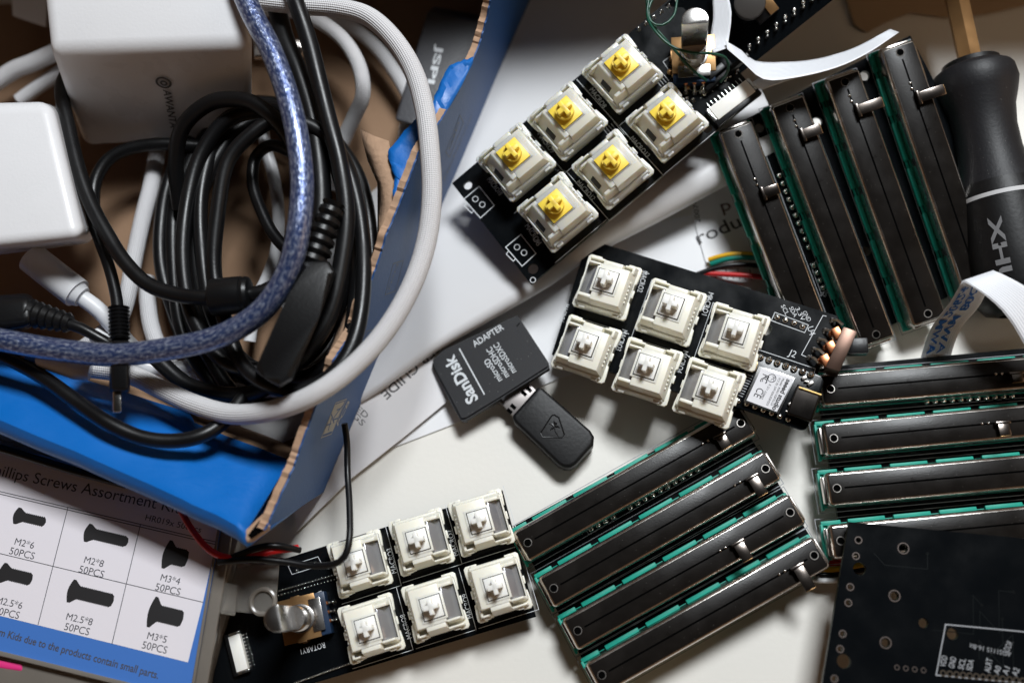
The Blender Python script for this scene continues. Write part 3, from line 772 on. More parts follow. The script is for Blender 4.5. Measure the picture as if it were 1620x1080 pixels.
# ================================================================== SLIDER MODULES
def pot(parent, f, A, B, side, lever, h=8.6, width=8.8, teal_gap=True, idx=0, lev_dir=None, lever_style=0):
    """A,B: photo pixels of the two screw holes; side: +1/-1 = side on which the teal base shows"""
    a = f.loc(*A, h); b = f.loc(*B, h); d = b - a; Lh = d.length; rz = math.atan2(d.y, d.x); c = (a + b) / 2
    T = Matrix.Translation(Vector((c.x, c.y, 0)) * MM) @ Matrix.Rotation(rz, 4, 'Z')
    hl = Lh / 2 + 2.6; w = width / 2
    mb = MB()
    mb.box((0, 0, h / 2 + 0.9), (2 * hl, 2 * w, h - 1.8), 1.25, seg=5)
    mb.box((0, 0, h * 0.45), (2 * hl + 1.4, 2 * w - 2.0, h * 0.6), 0.3)
    for sx in (-1, 1):
        for sy in (-1, 1): mb.box((sx * (hl - 0.3), sy * (w - 0.9), 1.0), (0.9, 0.5, 2.4), 0.1)
    o = mb.build('slide_potentiometer', 'can', parent, M4=T)
    top = h + 0.02
    mb = MB(); mb.box((0, -side * 0.08, h - 0.1), (2 * hl - 1.6, 2 * w - 1.75, 0.24), 0.1); mb.build('top_plate', 'can_top', o)
    mb = MB()
    mb.box((0, 0, top + 0.02), (2 * hl - 9.5, 0.5, 0.03))
    for sx in (-1, 1): mb.cyl((sx * Lh / 2, 0, top - 0.3), 1.0, 0.36, 20)
    mb.build('slot', 'dark', o)  # flat black inlays paint the shade of the slot and screw holes
    for sx in (-1, 1):
        mb = MB(); mb.torus((sx * Lh / 2, 0, top + 0.02), 1.12, 0.16, 24, 6); mb.build('hole_rim', 'nickel', o)
    mb = MB(); x = -hl - 0.6; seg = (2 * hl + 1.2) / 5.0
    mb.box((0, side * 0.4, 1.1), (2 * hl + 1.6, 2 * w + 0.6, 1.5), 0.2)
    cuts = [(-hl - 0.7, -hl + 5.0)]
    n = 5; span = (2 * hl - 7.0) / n
    for i in range(n): cuts.append((-hl + 7.0 + i * span, -hl + 7.0 + (i + 1) * span - 2.4))
    for x0, x1 in cuts: mb.box(((x0 + x1) / 2, side * (w + 0.75), 2.1), (x1 - x0, 1.35, 1.2), 0.25)
    mb.box((-hl - 0.65, 0, 1.9), (0.8, 2 * w + 1.2, 2.2), 0.2)
    mb.build('teal_base', 'teal', o)
    mb = MB(); mb.box((0, side * (w + 0.2), 1.0), (2 * hl, 0.9, 1.7), 0.2); mb.build('base_frame', 'blk', o)
    # lever: stem rising from the slot, then bent sideways over the can edge
    if lever:
        l = f.loc(*lever, h + 2.2); v = Matrix.Rotation(-rz, 2) @ (Vector(l[:2]) - Vector(c[:2]))
        mb = MB(); x = v.x; ly = v.y; sg = 1 if ly > 0 else -1
        mb.box((x, sg * 0.3, top + 0.9), (4.2, 0.9, 2.2), 0.2)
        mb.box((x, (ly) / 2 + sg * 0.1, top + 1.7), (3.2, abs(ly), 0.45), 0.15, rot=Euler((sg * 0.04, 0, 0)))
        mb.box((x, ly, top + 1.45), (3.2, 0.6, 1.0), 0.2)
        mb.build('lever', 'lever', o)
        mb = MB(); mb.box((x, ly + sg * 0.32, top + 1.45), (3.0, 0.12, 0.8), 0.04); mb.build('lever_end', 'brass', o)
        mb = MB()
        for dx in (-3.4, -5.2): mb.ball((x + dx, -sg * 0.2, top + 0.05), 0.45)
        mb.build('rivet', 'solder', o)
    return o
def slider_module(O, A, B, pots, side, label, pins, box4, label_box, w=8.8, h=8.6, holes=()):
    f = Frame(O, A, B)
    root = thing('slider_board', f.M, label, 'circuit board', 'slider boards with four slide potentiometers')
    W_ = f.loc(B[0], B[1]).y if False else f.W
    poly = [(0, f.W), (f.L, f.W), (f.L, 0), (0, 0)]
    board_plate(root, poly, [(f.loc(*q), 1.5) for q in holes])
    si = MB()
    for (a, b, lev) in pots:
        pot(root, f, a, b, side, lev, h, w)
        p = f.loc(*a, 1); q = f.loc(*b, 1); d = (q - p).normalized(); nn = Vector((-d.y, d.x, 0))
        # the can hides its footprint; the outline lies just outside it
        pp = f.loc(*a, h); qq = f.loc(*b, h)
        e = 4.2; k = w / 2 + 2.3
        c4 = [pp - d * e + nn * k, qq + d * e + nn * k, qq + d * e - nn * (k - 1.2), pp - d * e - nn * (k - 1.2)]
        si.poly_line(c4, 0.2, 0.02, True)
    if box4: si.poly_line([f.loc(*q) for q in box4], 0.18, 0.02, True)
    if label_box: tx(si, f, *label_box)
    si.build('silkscreen', 'silk_dim', root)
    mb = MB()
    for q in pins:
        a = f.loc(*q); mb.ball((a.x, a.y, 0.3), 0.95, 0.8); mb.ball((a.x + 0.2, a.y + 0.3, 0.9), 0.4)
    mb.build('solder_pins', 'solder', root)
    return root, f
def lin(a, b, n): return [(a[0] + (b[0] - a[0]) * i / (n - 1), a[1] + (b[1] - a[1]) * i / (n - 1)) for i in range(n)]
# bottom module
m1, f1 = slider_module((812, 832, 5), (1160, 645, 5.5), (945, 1078, 5),
    [((835, 858), (1172, 669), (1150, 706)), ((876, 930), (1211, 741), (1207, 781)), ((914, 997), (1250, 810), (1183, 884)), ((952, 1067), (1288, 878), (1283, 930))],
    1, 'slider board with four metal cans lying diagonally on the white desk at bottom centre',
    lin((997, 803), (1103, 743), 10) + lin((935, 837), (958, 825), 3) + [(970, 818)], [(927, 836), (972, 812), (976, 820), (931, 845)], ('J1', (919, 843), (925, 840), 1.4), w=9.7, holes=((1140, 770),))
# upper right module
m2, fm2 = slider_module((1132, 213, 20), (1440, 56, 26), (1290, 575, 2),
    [((1168, 212), (1302, 566), (1231, 298)), ((1250, 171), (1386, 529), (1298, 203)), ((1337, 130), (1468, 496), (1396, 161)), ((1424, 83), (1551, 455), (1494, 141))],
    -1, 'slider board with four long metal cans leaning beside the screwdriver handle',
    lin((1233, 278), (1279, 391), 10) + lin((1287, 420), (1302, 455), 4), [(1282, 418), (1292, 413), (1309, 459), (1299, 464)], ('J5', (1299, 465), (1306, 470), 1.5), w=10.8, holes=((1202, 202), (1293, 193), (1368, 120), (1371, 397)))
# right module
m3, f3 = slider_module((1287, 582, 7), (1640, 549, 7), (1305, 872, 7),
    [((1314, 615), (1700, 582), (1612, 602)), ((1319, 693), (1703, 657), (1592, 687)), ((1324, 772), (1707, 737), None), ((1330, 855), (1712, 818), None)],
    1, 'slider board with nearly level metal cans at the right edge above the bare board',
    lin((1465, 636), (1600, 627), 11), None, None, h=8.2, w=9.6)

# ================================================================== BARE BOARD
f = Frame((1343, 825, 20), (1620, 851, 20), (1300, 1085, 20))
bb = thing('bare_board', f.M, 'empty black circuit board with ringed holes and white pin names, bottom right corner', 'circuit board')
lit = [((1360, 899), 1.75), ((1335, 1045), 1.85), ((1461, 985), 1.3), ((1507, 1002), 1.5)]
pol = [f.loc(1343, 825), f.loc(1296, 1110), f.loc(1700, 1140), f.loc(1700, 859)]
rings = [((1358, 854), .9), ((1354, 879), .9), ((1345, 928), .9), ((1342, 953), .9), ((1333, 1002), .9), ((1329, 1026), .9), ((1320, 1073), .9),
         ((1429, 867), 1.45), ((1415, 942), 1.45), ((1401, 1016), 1.45)]
board_plate(bb, pol, [(f.loc(*q), r) for q, r in lit] + [(f.loc(*q), r * 0.75) for q, r in rings])
mb = MB()
for q, r in rings: ring(mb, f.loc(*q), r, 0.2)
for i in range(4): ring(mb, f.loc(1419 + i * 14, 1055 + i * 1.5), 0.6, 0.13)
mb.build('hole_rim', mat('tinned_ring', (0.16, 0.135, 0.125), 0.4, metal=0.8), bb)
mb = MB(); random.seed(31)
for i in range(5):
    x, y = random.uniform(1380, 1610), random.uniform(850, 1070); q = f.loc(x, y); pts = [q.copy()]
    for k in range(4):
        dx, dy = random.choice(((1, 0), (0, 1), (.7, .7), (.7, -.7), (0, -1))); ln = random.uniform(3, 11)
        q = q + Vector((dx * ln, dy * ln, 0)); q.x = min(max(q.x, 3), 70); q.y = min(max(q.y, -50), -2); pts.append(q.copy())
    mb.poly_line(pts, 0.22, 0.004 + i * 0.0004); ring(mb, pts[-1], 0.32, 0.1, 0.01)
mb.build('copper_traces', mat('covered_trace', (0.0038, 0.0055, 0.006), 0.3, spec=0.3), bb)
mb = MB(); mb.poly_line([f.loc(*q) for q in ((1496, 987), (1700, 1006), (1684, 1086), (1481, 1067))], 0.32, 0.02, True)
mb.build('silkscreen', 'silk_dim', bb)
mb = MB()
for t, (x, y) in zip(('VDD', 'GND', 'SCL', 'SDA', 'ALRT', 'A0', 'A1', 'A2'), ((1495, 1055), (1509, 1057), (1524, 1059), (1537, 1061), (1566, 1064), (1580, 1067), (1594, 1068), (1609, 1070))):
    ln = 22 if len(t) == 4 else (17 if len(t) == 3 else 12); mb.text(t, f.loc(x, y), f.loc(x + 4, y - ln), 1.5, 0.03, bold=0.01)
mb.text('ADS1115 16-Bit', f.loc(1600, 1031), f.loc(1534, 1017), 1.2, 0.03); mb.text('ADDR', f.loc(1594, 1036), f.loc(1603, 1016), 1.6, 0.03)
mb.build('pin_lettering', 'silk_dim', bb)
mb = MB()
for i in range(13): ring(mb, f.loc(1492 + i * 10.5, 1064 + i * 1.0), 0.65, 0.2)
mb.build('pad_row', mat('dull_pads', (0.07, 0.055, 0.04), 0.5, metal=0.5), bb)

# ================================================================== MEMORY CARD ADAPTER
f = Frame((735, 665, 8.4), (868, 582, 10.4), (683, 572, 4.6))
ca = thing('memory_card_adapter', f.M, 'flat black memory card adapter with white lettering, tucked under the envelope edge', 'memory card adapter')
def fp(*q, h=0.0): return f.loc(*q, h)[:2]
out_ = [fp(*q) for q in ((735, 665), (738, 662), (792, 629), (795, 632), (800, 624), (868, 582), (866, 570), (818, 497), (700, 552), (684, 568), (683, 578), (704, 618), (706, 626), (728, 664))]
mb = MB(); mb.curve2d([out_], -2.2, -0.7)
notch = [fp(*q) for q in ((842, 515), (854, 556), (843, 561), (829, 548), (820, 530), (816, 517), (826, 510))]
mb.curve2d([[fp(*q) for q in ((737, 660), (793, 626), (866, 579), (867, 572), (854, 552), (842, 560), (829, 545), (820, 528), (817, 515), (822, 510), (818, 499), (700, 554), (686, 569), (685, 577), (707, 617), (730, 661))]], -0.7, 0)
mb.build('case', 'blk_matte', ca)
mb = MB()
mb.text('SanDisk', f.loc(757, 631), f.loc(717, 560), 3.7, 0.03, bold=0.03)
mb.text('ADAPTER', f.loc(751, 549), f.loc(798, 520), 2.1, 0.03, bold=0.01)
mb.line(f.loc(766, 623), f.loc(727, 552), 0.4, 0.03)
mb.text('microSD', f.loc(795, 600), f.loc(773, 566), 1.9, 0.03, bold=0.01); mb.text('microSDHC', f.loc(806, 594), f.loc(777, 548), 1.9, 0.03, bold=0.01)
mb.text('microSDXC', f.loc(817, 587), f.loc(788, 541), 1.9, 0.03, bold=0.01)
mb.build('lettering', 'silk', ca)

# ================================================================== USB DRIVE
f = Frame((812, 655, 8.2), (851, 612, 8.2), (888, 738, 8.2))
ud = thing('usb_drive', f.M, 'stubby black rubber flash drive with a palm emblem and bare metal plug', 'usb drive')
o = [f.loc(*q)[:2] for q in ((811, 661), (812, 655), (846, 617), (851, 612), (858, 613), (934, 680), (940, 690), (939, 703), (912, 733), (903, 739), (893, 739), (884, 735), (814, 668))]
mb = MB(); mb.prism(o, -7.4, 0, 1.1, 4); mb.build('body', 'rubber', ud)
mb = MB(); pts = [f.loc(*q, -2)[:2] for q in ((812, 657), (848, 616), (818, 589), (782, 627))]; mb.prism(pts, -6.2, -2.6, 0.25)
mb.build('metal_plug', mat('plug_metal', (0.36, 0.33, 0.32), 0.42, metal=0.9, var=0.1, vscale=200), ud)
mb = MB()
for q in ((829, 622), (837, 616), (806, 650), (812, 643)):
    a = f.loc(*q, -2.6); mb.box((a.x, a.y, -2.58), (1.1, 1.9, 0.1), rz=rad(42) if False else 0)
mb.build('plug_slots', 'dark', ud)
mb = MB(); tri = [f.loc(*q) for q in ((855, 685), (858, 691), (889, 692), (893, 687), (884, 660), (877, 656), (873, 657))]
mb.tube([Vector((q.x, q.y, 0.05)) for q in tri + [tri[0]]], 0.22, 6)
for (x, y) in ((868, 670), (881, 668), (886, 677), (870, 681), (876, 665)):
    mb.tube([f.loc(877, 675, 0.0), f.loc((877 + x) / 2 + 1, (675 + y) / 2 - 2, 0.1), f.loc(x, y, 0.0)], [0.25, 0.3, 0.1], 6)
mb.tube([f.loc(877, 675, 0.0), f.loc(879, 682, 0.08), f.loc(884, 690, 0.0)], 0.22, 6)
mb.build('emblem', 'blk', ud)

# ================================================================== SCREWDRIVER
A = P(1480, 20 - 60, 30); Bp = P(1512, 120, 25)
dirv = (P(1620, 480, 16) - P(1540, 110, 24)); dirv.normalize()
p0 = P(1537, 108, 22)
sd_z = dirv
xx = Vector((0, 0, 1)).cross(sd_z).normalized(); yy = sd_z.cross(xx)
Msd = Matrix.Translation(p0 * MM) @ Matrix((xx, yy, sd_z)).transposed().to_4x4()
sd = thing('screwdriver', Msd, 'screwdriver with waisted black rubber handle and brown metal shank, right edge', 'screwdriver')
mb = MB(); prof = [(0, 8.0), (0.2, 9.8), (1.2, 11.4), (2.2, 12.0), (6, 12.4), (9, 11.6), (14, 9.9), (20, 9.1), (27, 9.2), (34, 10.2), (38, 11.2)]
mb.tube([(0, 0, t) for t, _ in prof], [r for _, r in prof], 40, caps=True); mb.build('grip', 'rubber2', sd, angle=70)
mb = MB(); prof = [(37.5, 11.35), (40.5, 12.0), (41.6, 12.2)]; mb.tube([(0, 0, t) for t, _ in prof], [r for _, r in prof], 40, caps=False)
prof = [(42.6, 12.2), (58, 13.4), (68, 13.4), (73, 12.6), (76, 10.5), (77, 7)]; mb.tube([(0, 0, t) for t, _ in prof], [r for _, r in prof], 40, caps=False)
mb.build('lower_handle', 'rubber', sd, angle=70)
mb = MB(); mb.tube([(0, 0, 41.5), (0, 0, 42.7)], 12.22, 40, caps=False); mb.build('white_ring', mat('ring_grey', (0.55, 0.55, 0.56), 0.5), sd)
mb = MB(); mb.tube([(0, 0, -1.6), (0, 0, 0.5)], 8.4, 32); mb.tube([(0, 0, -1.9), (0, 0, -1.5)], [7.2, 8.3], 32); mb.build('collar', 'rubber', sd, angle=30)
mb = MB(); mb.tube([(0, 0, 1), (0, 0, -60)], 3.6, 6); mb.build('shank', 'brass', sd)
def projp(q):
    c = RW.transposed() @ (q - CAM); return Vector((810 + F * c.x / -c.z, 540 - F * c.y / -c.z))
def angle_at(px, zz):        # the visible angle round the handle whose point projects nearest to px
    best = None
    for i in range(360):
        th = rad(i); l = Vector((13.3 * math.cos(th), 13.3 * math.sin(th), zz)); nw = Msd.to_3x3() @ Vector((math.cos(th), math.sin(th), 0))
        wq = Msd.to_3x3() @ l + p0
        if nw.dot(CAM - wq) <= 0: continue
        d = abs(projp(wq).x - px)
        if best is None or d < best[0]: best = (d, th)
    return best[1]
ta, tb_ = angle_at(1569, 56), angle_at(1590, 56)
dth = (tb_ - ta + math.pi) % (2 * math.pi) - math.pi
mb = MB(); mb.text('XHUI', (0, 0), (24, 0), 4.2, 0, bold=0.03)
for v in mb.bm.verts:   # wrap round the handle
    th = ta + dth * v.co.y / 4.2; z = 49 + v.co.x
    r = 12.3 + min(1.0, (z - 42.6) / 17.4) * 1.2 + 0.15
    v.co = Vector((r * math.cos(th), r * math.sin(th), z))
mb.build('lettering', mat('worn_print', (0.17, 0.17, 0.175), 0.6), sd)

# ================================================================== BLUE BOX
zf = 3.0
f = Frame((512, 778, zf), (803, 85, zf), (560, 517, 41))
# force the side wall upright
ax = (P(803, 85, zf) - P(512, 778, zf)).normalized(); nz = Vector((0, 0, 1)); nn = ax.cross(nz).normalized()
class Wall:
    O = P(512, 778, zf); x = ax; y = nz; n = nn
    def loc(s, px, py, h=0.0):
        d = ray(px, py); t = ((s.O + s.n * h) - CAM).dot(s.n) / d.dot(s.n); q = CAM + d * t - s.O
        return Vector((q.dot(s.x), q.dot(s.y), h))
wl = Wall(); Mw = Matrix.Translation(wl.O * MM) @ Matrix((wl.x, wl.y, wl.n)).transposed().to_4x4()
base = P(300, 350, zf)
bx = thing('cardboard_box', I3(base), 'open blue cardboard box with torn brown edges holding chargers and cables, upper left', 'box')
def rel(M4): return I3(base).inverted() @ M4
random.seed(11)
top = [(419, 838), (427, 826), (440, 795), (466, 738), (482, 692), (496, 655), (508, 625), (523, 598), (528, 570), (545, 545), (561, 517), (571, 480), (588, 445), (600, 412), (612, 372), (628, 335), (645, 290), (663, 241), (680, 215), (698, 190), (722, 152), (738, 118), (752, 88), (762, 62), (772, 25), (779, -10), (783, -50)]
tl = []
for i in range(len(top) - 1):
    for k in range(9):
        t = k / 9; x = top[i][0] * (1 - t) + top[i + 1][0] * t; y = top[i][1] * (1 - t) + top[i + 1][1] * t
        q = wl.loc(x + random.uniform(-.5, .5), y + random.uniform(-.5, .5)); tl.append((q.x, q.y))
endx = wl.loc(803, 85).x + 40
outer = [(0, 0)] + [(endx, 0)] + [(endx, 46)] + [q for q in tl[::-1] if q[0] < endx]
mb = MB(); mb.curve2d([outer], -0.45, 0); mb.build('side_wall', 'blue_shade', bx, M4=rel(Mw))
wk = [0.0]
for _ in range(len(tl)): wk.append(wk[-1] * 0.8 + random.uniform(-.2, .2))
core = [(outer[0][0] + 0.3, 0.0)] + [(endx, 0), (endx, 45.6)] + [(x, y - 0.1 + wk[k] + random.uniform(-.12, .12)) for k, (x, y) in list(enumerate(tl))[::-1] if x < endx]
mb = MB(); mb.curve2d([core], -2.4, -0.5)
mb.build('torn_edge', 'card_torn', bx, M4=rel(Mw))
# wide torn patch where the inner liner came off
def sheet3d(name, m, rows, parent, thick, base=base, ang=50):
    mb = MB(); mb.grid([[P(*p) - base for p in r] for r in rows]); return mb.build(name, m, parent, angle=ang, solid=thick)
random.seed(21)
lp = []
for (xa, ya, xb, yb2) in ((575, 205, 613, 225), (585, 255, 618, 262), (598, 290, 626, 300), (603, 330, 628, 335), (600, 375, 612, 372), (592, 410, 600, 412), (575, 440, 588, 445), (545, 500, 561, 517), (520, 560, 530, 560)):
    lp.append([(xa + random.uniform(-4, 4), ya, 36), ((xa + xb) / 2, (ya + yb2) / 2 + random.uniform(-3, 3), 38.5 + random.uniform(-1, 1)), (xb + 3, yb2, 39)])
sheet3d('torn_liner', 'card_torn', lp, bx, 0.8)
# peeled blue paper over the torn rim
pl = [((749, 92), (748, 100)), ((728, 97), (742, 112)), ((710, 106), (731, 135)), ((700, 128), (718, 158)), ((688, 154), (704, 182)), ((680, 172), (698, 196)), ((660, 188), (692, 208)), ((645, 203), (684, 225)), ((628, 222), (678, 240)),
      ((613, 240), (670, 262)), ((617, 258), (662, 282)), ((625, 280), (652, 305)), ((622, 311), (642, 324)), ((627, 330), (630, 337))]
rows = []
random.seed(4)
for i in range(len(pl) - 1):
    for k in range(4):
        t = k / 4
        a = [pl[i][0][j] * (1 - t) + pl[i + 1][0][j] * t for j in (0, 1)]; b = [pl[i][1][j] * (1 - t) + pl[i + 1][1][j] * t for j in (0, 1)]
        a = (a[0] + random.uniform(-1.5, 1.5), a[1] + random.uniform(-1.5, 1.5)); r = []
        for m_ in range(6):
            u = m_ / 5; r.append((a[0] * (1 - u) + b[0] * u, a[1] * (1 - u) + b[1] * u, 41.0 + 0.35 * math.sin(u * 3.1) + 0.25 * math.sin(i * 1.9 + m_) + random.uniform(-.05, .05)))
        rows.append(r)
sheet3d('peeled_paper', 'blue', rows, bx, 0.2, ang=14)
mb = MB()
a0 = wl.loc
mb.poly_line([a0(*q) for q in ((507, 693), (548, 632), (532, 636), (516, 665), (507, 693))] and [a0(*q) for q in ((508, 692), (524, 686), (548, 631), (531, 637))], 0.3, 0.04, True)
mb.curve2d([[a0(*q)[:2] for q in ((511, 687), (526, 681), (545, 634), (530, 640))]], 0.02, 0.05)
mb.text('PCB', a0(534, 674), a0(553, 636), 2.2, 0.04, bold=0.02)
mb.build('printed_logo', 'print_grey', bx, M4=rel(Mw))
mb = MB()
for q in (((517, 672), (523, 670)), ((526, 664), (534, 661)), ((533, 648), (538, 646)), ((519, 680), (524, 662)), ((528, 660), (541, 642)), ((524, 655), (528, 668))): mb.line(a0(*q[0]), a0(*q[1]), 0.45, 0.08)
mb.build('logo_marks', 'blue_shade', bx, M4=rel(Mw))
mb = MB()
mb.poly_line([a0(*q) for q in ((609, 466), (626, 460), (638, 412), (622, 417))], 0.25, 0.04, True); mb.text('FDM', a0(616, 458), a0(630, 418), 1.6, 0.04)
mb.poly_line([a0(*q) for q in ((576, 553), (590, 545), (594, 520), (580, 524))], 0.25, 0.04, True)
mb.poly_line([a0(*q) for q in ((705, 240), (711, 249), (733, 194), (727, 182))], 0.25, 0.04, True); mb.text('GSD', a0(711, 238), a0(727, 194), 2.0, 0.04, bold=0.01)
mb.text('Mechatronic', a0(703, 286), a0(747, 183), 1.8, 0.04)
mb.build('printed_text', 'print_dim', bx, M4=rel(Mw))
# floor
mb = MB(); pts = [P(x, y, zf) - base for x, y in ((-260, 560), (300, 720), (508, 778), (800, 85), (812, -70), (-200, -120))]
mb.prism([q[:2] for q in pts], -1.6, 0.0, 0); mb.build('floor_panel', 'card', bx)
# sagging false floor of crumpled brown card inside
rows = []
for i in range(12):
    r = []
    for j in range(14):
        x = 40 + j * 42 + i * 6; y = 180 + i * 42 + j * 4
        r.append((x, y, 7 + 2.0 * math.sin(j * 1.1 + i * 0.7) + 1.6 * math.cos(i * 1.3 - j * .5)))
    rows.append(r)
# back wall (its blue inner face shows at the top) and left wall
mb = MB(); a = P(806, -8, zf) - base; b = P(-260, -90, zf) - base; dd = (b - a).normalized(); nrm = Vector((0, 0, 1)).cross(dd)
mb.hull([a, b, b + nrm * -3, a + nrm * -3, a + Vector((0, 0, 40)), b + Vector((0, 0, 40)), b + nrm * -3 + Vector((0, 0, 40)), a + nrm * -3 + Vector((0, 0, 40))], 0)
mb.build('back_wall', 'blue', bx)
mb = MB(); a = P(-240, 560, zf) - base; b = P(-260, -90, zf) - base
mb.hull([a, b, b + Vector((3, 0, 0)), a + Vector((3, 0, 0)), a + Vector((0, 0, 36)), b + Vector((0, 0, 36)), b + Vector((3, 0, 36)), a + Vector((3, 0, 36))], 0)
mb.build('left_wall', 'card', bx)
# front wall: leaning outwards, blue on its inner side, rounded fold on top
inner = [(-260, 478, 24), (-60, 536, 24), (0, 556, 24), (60, 575, 24), (120, 596, 24), (180, 614, 24), (240, 634, 24), (300, 652, 24), (308, 668, 25), (360, 690, 25), (410, 708, 26), (458, 728, 27)]
fold = [(-260, 590, 43), (-60, 644, 43), (0, 664, 43), (60, 690, 43), (120, 714, 43), (180, 741, 43), (240, 767, 43), (290, 790, 43), (305, 798, 43), (345, 815, 43), (372, 830, 43), (388, 842, 43)]
low = [(-260, 560, zf), (-60, 600, zf), (0, 622, zf), (60, 644, zf), (120, 664, zf), (180, 684, zf), (240, 704, zf), (300, 720, zf), (310, 724, zf), (380, 742, zf), (440, 760, zf), (508, 777, zf)]
rows = []
for i_, fo, lo in zip(inner, fold, low):
    Pi, Pf, Pl = P(*i_) - base, P(*fo) - base, P(*lo) - base
    dn = (P(fo[0] + 1, fo[1] + 24, 41) - base)
    r = [Pi.lerp(Pf, t) for t in (0, .2, .4, .6, .8, .94)]
    c1 = Pf + Vector((0, 0, 0.6))
    r += [c1, Pf.lerp(dn, 0.35) + Vector((0, 0, 0.35)), Pf.lerp(dn, 0.75) + Vector((0, 0, 0.0)), dn + Vector((0, 0.2, -1.2))]
    e_ = dn + Vector((0, 0.8, -4))
    r += [e_, e_.lerp(Pl, 0.35), e_.lerp(Pl, 0.7), Pl]
    rows.append(r)
mb = MB()
# resample along the wall for smooth folds
mb.grid(rows); mb.build('front_wall', 'blue', bx, angle=75, solid=1.2)
# brown inner liner below the flap edge
rows = [[P(i_[0], i_[1] + 3, 22.5) - base, P(i_[0] + 6, i_[1] - 14, 12) - base, P(i_[0] + 12, i_[1] - 16, zf + 0.4) - base] for i_ in inner]
mb = MB(); mb.grid(rows); mb.build('inner_liner', 'card', bx, angle=75, solid=0.5)
# open corner with raw corrugated card
mb = MB()
mb.hull([P(*q) - base for q in ((386, 858, 36), (396, 861, 36), (428, 838, 34), (418, 812, 34), (384, 842, 43), (391, 858, 42), (428, 832, 42), (416, 812, 42))], 0.3)
mb.build('raw_corner', 'card_torn', bx)
mb = MB(); mb.hull([P(*q) - base for q in ((392, 846, 41), (398, 852, 41), (417, 838, 41), (410, 822, 41), (392, 846, 42.6), (398, 852, 42.6), (419, 838, 42.6), (411, 822, 42.6))], 0.0)
mb.build('corner_gap', 'dark', bx)

# ================================================================== THINGS IN THE BOX
def hexa(name, pix8, m, bev, label, cat, seg=6, group=None):
    pts = [P(*q) for q in pix8]; c = sum(pts, Vector()) / 8; c.z = min(p.z for p in pts)
    root = thing(name, I3(c), label, cat, group); mb = MB(); mb.hull([p - c for p in pts], bev, seg)
    mb.build('body', m, root, angle=60); return root, c
# big charger (bottom 4 then top 4): top face towards the viewer
ch, cc = hexa('charger', ((-40 + 110, -40, 8), (350, -40, 8), (400, 222, 16), (136, 236, 16), (62, -110, 62), (366, -110, 62), (402, 68, 56), (78, 80, 56)), 'white', 3.2,
              'large glossy white charger block with a small dark logo on its side face, top left', 'charger')
FA, FB, FC, FD = P(80, 100, 52), P(402, 90, 52), P(140, 228, 19), P(400, 215, 19)
fx = (FB - FA).normalized(); fn = fx.cross(FC - FA).normalized(); fn = fn if fn.dot(CAM - FA) > 0 else -fn
# lettering plane: exact plane through the side face
G1, G2, G3 = P(136, 236, 16), P(78, 80, 56), P(402, 68, 56)
class Pl:
    def __init__(s, a, b, c):
        s.O = a; s.x = (b - a).normalized(); s.n = s.x.cross(c - a).normalized()
        if s.n.dot(CAM - a) < 0: s.n = -s.n
        s.y = s.n.cross(s.x); s.M = Matrix.Translation(s.O * MM) @ Matrix((s.x, s.y, s.n)).transposed().to_4x4()
    def loc(s, px, py, h=0.0):
        d = ray(px, py); t = ((s.O + s.n * h) - CAM).dot(s.n) / d.dot(s.n); q = CAM + d * t - s.O
        return Vector((q.dot(s.x), q.dot(s.y), h))
pf = Pl(G2, G3, G1)
mb = MB(); mb.text('AWANTA', pf.loc(258, 141, .1), pf.loc(270, 202, .1), 2.3, 0.30, bold=0.02)
q = pf.loc(259, 130); mb.torus((q.x, q.y, 0.3), 2.0, 0.32, 28, 6, sz=0.5); mb.torus((q.x, q.y - 0.2, 0.3), 0.8, 0.28, 20, 6, sz=0.5)
mb.build('logo', mat('logo_grey', (0.05, 0.045, 0.045), 0.5), ch, M4=I3(cc).inverted() @ pf.M)
c2, cc2 = hexa('charger', ((-130, 170, 18), (96, 166, 22), (156, 384, 22), (-120, 420, 18), (-130, 166, 50), (82, 160, 50), (134, 378, 49), (-120, 404, 49)), 'white', 4.0,
               'small matte white charger block cut off by the left edge', 'charger')
# shaded silver plug beside the big charger
rt, c3 = hexa('usb_plug', ((400, 60, 28), (480, 62, 28), (482, 92, 28), (402, 96, 28), (400, 60, 34), (478, 62, 34), (480, 84, 34), (402, 88, 34)), 'nickel', 0.5,
              'flat silver plug end beside the large charger under the blue cable', 'plug', 2)
# dark slab
sl_, c4 = hexa('power_bank', ((684, 10, 5), (790, 30, 5), (712, 208, 5), (632, 192, 5), (676, 18, 16), (778, 36, 16), (704, 214, 16), (624, 190, 16)), 'slab', 1.0,
               'flat dark grey metal slab with silver letters against the far side of the box', 'power bank')
ps = Pl(P(676, 18, 16), P(778, 36, 16), P(624, 190, 16))
mb = MB(); mb.text('JSPI', ps.loc(692, 70), ps.loc(676, 132), 2.3, 0.08, bold=0.03); mb.build('lettering', 'silk', sl_, M4=I3(c4).inverted() @ ps.M)
# metallic blue-clear cable
cable('usb_cable', [(372, -40, 62), (398, 20, 62), (428, 78, 62), (453, 145, 62), (470, 215, 62), (478, 290, 61), (472, 365, 60), (455, 430, 57), (415, 490, 54), (350, 531, 52), (270, 551, 50), (180, 561, 48), (90, 553, 47), (0, 537, 47), (-80, 520, 47)],
      3.2, 'bluecab', 'thick glittering blue translucent cable curving over the black coil', k=20)
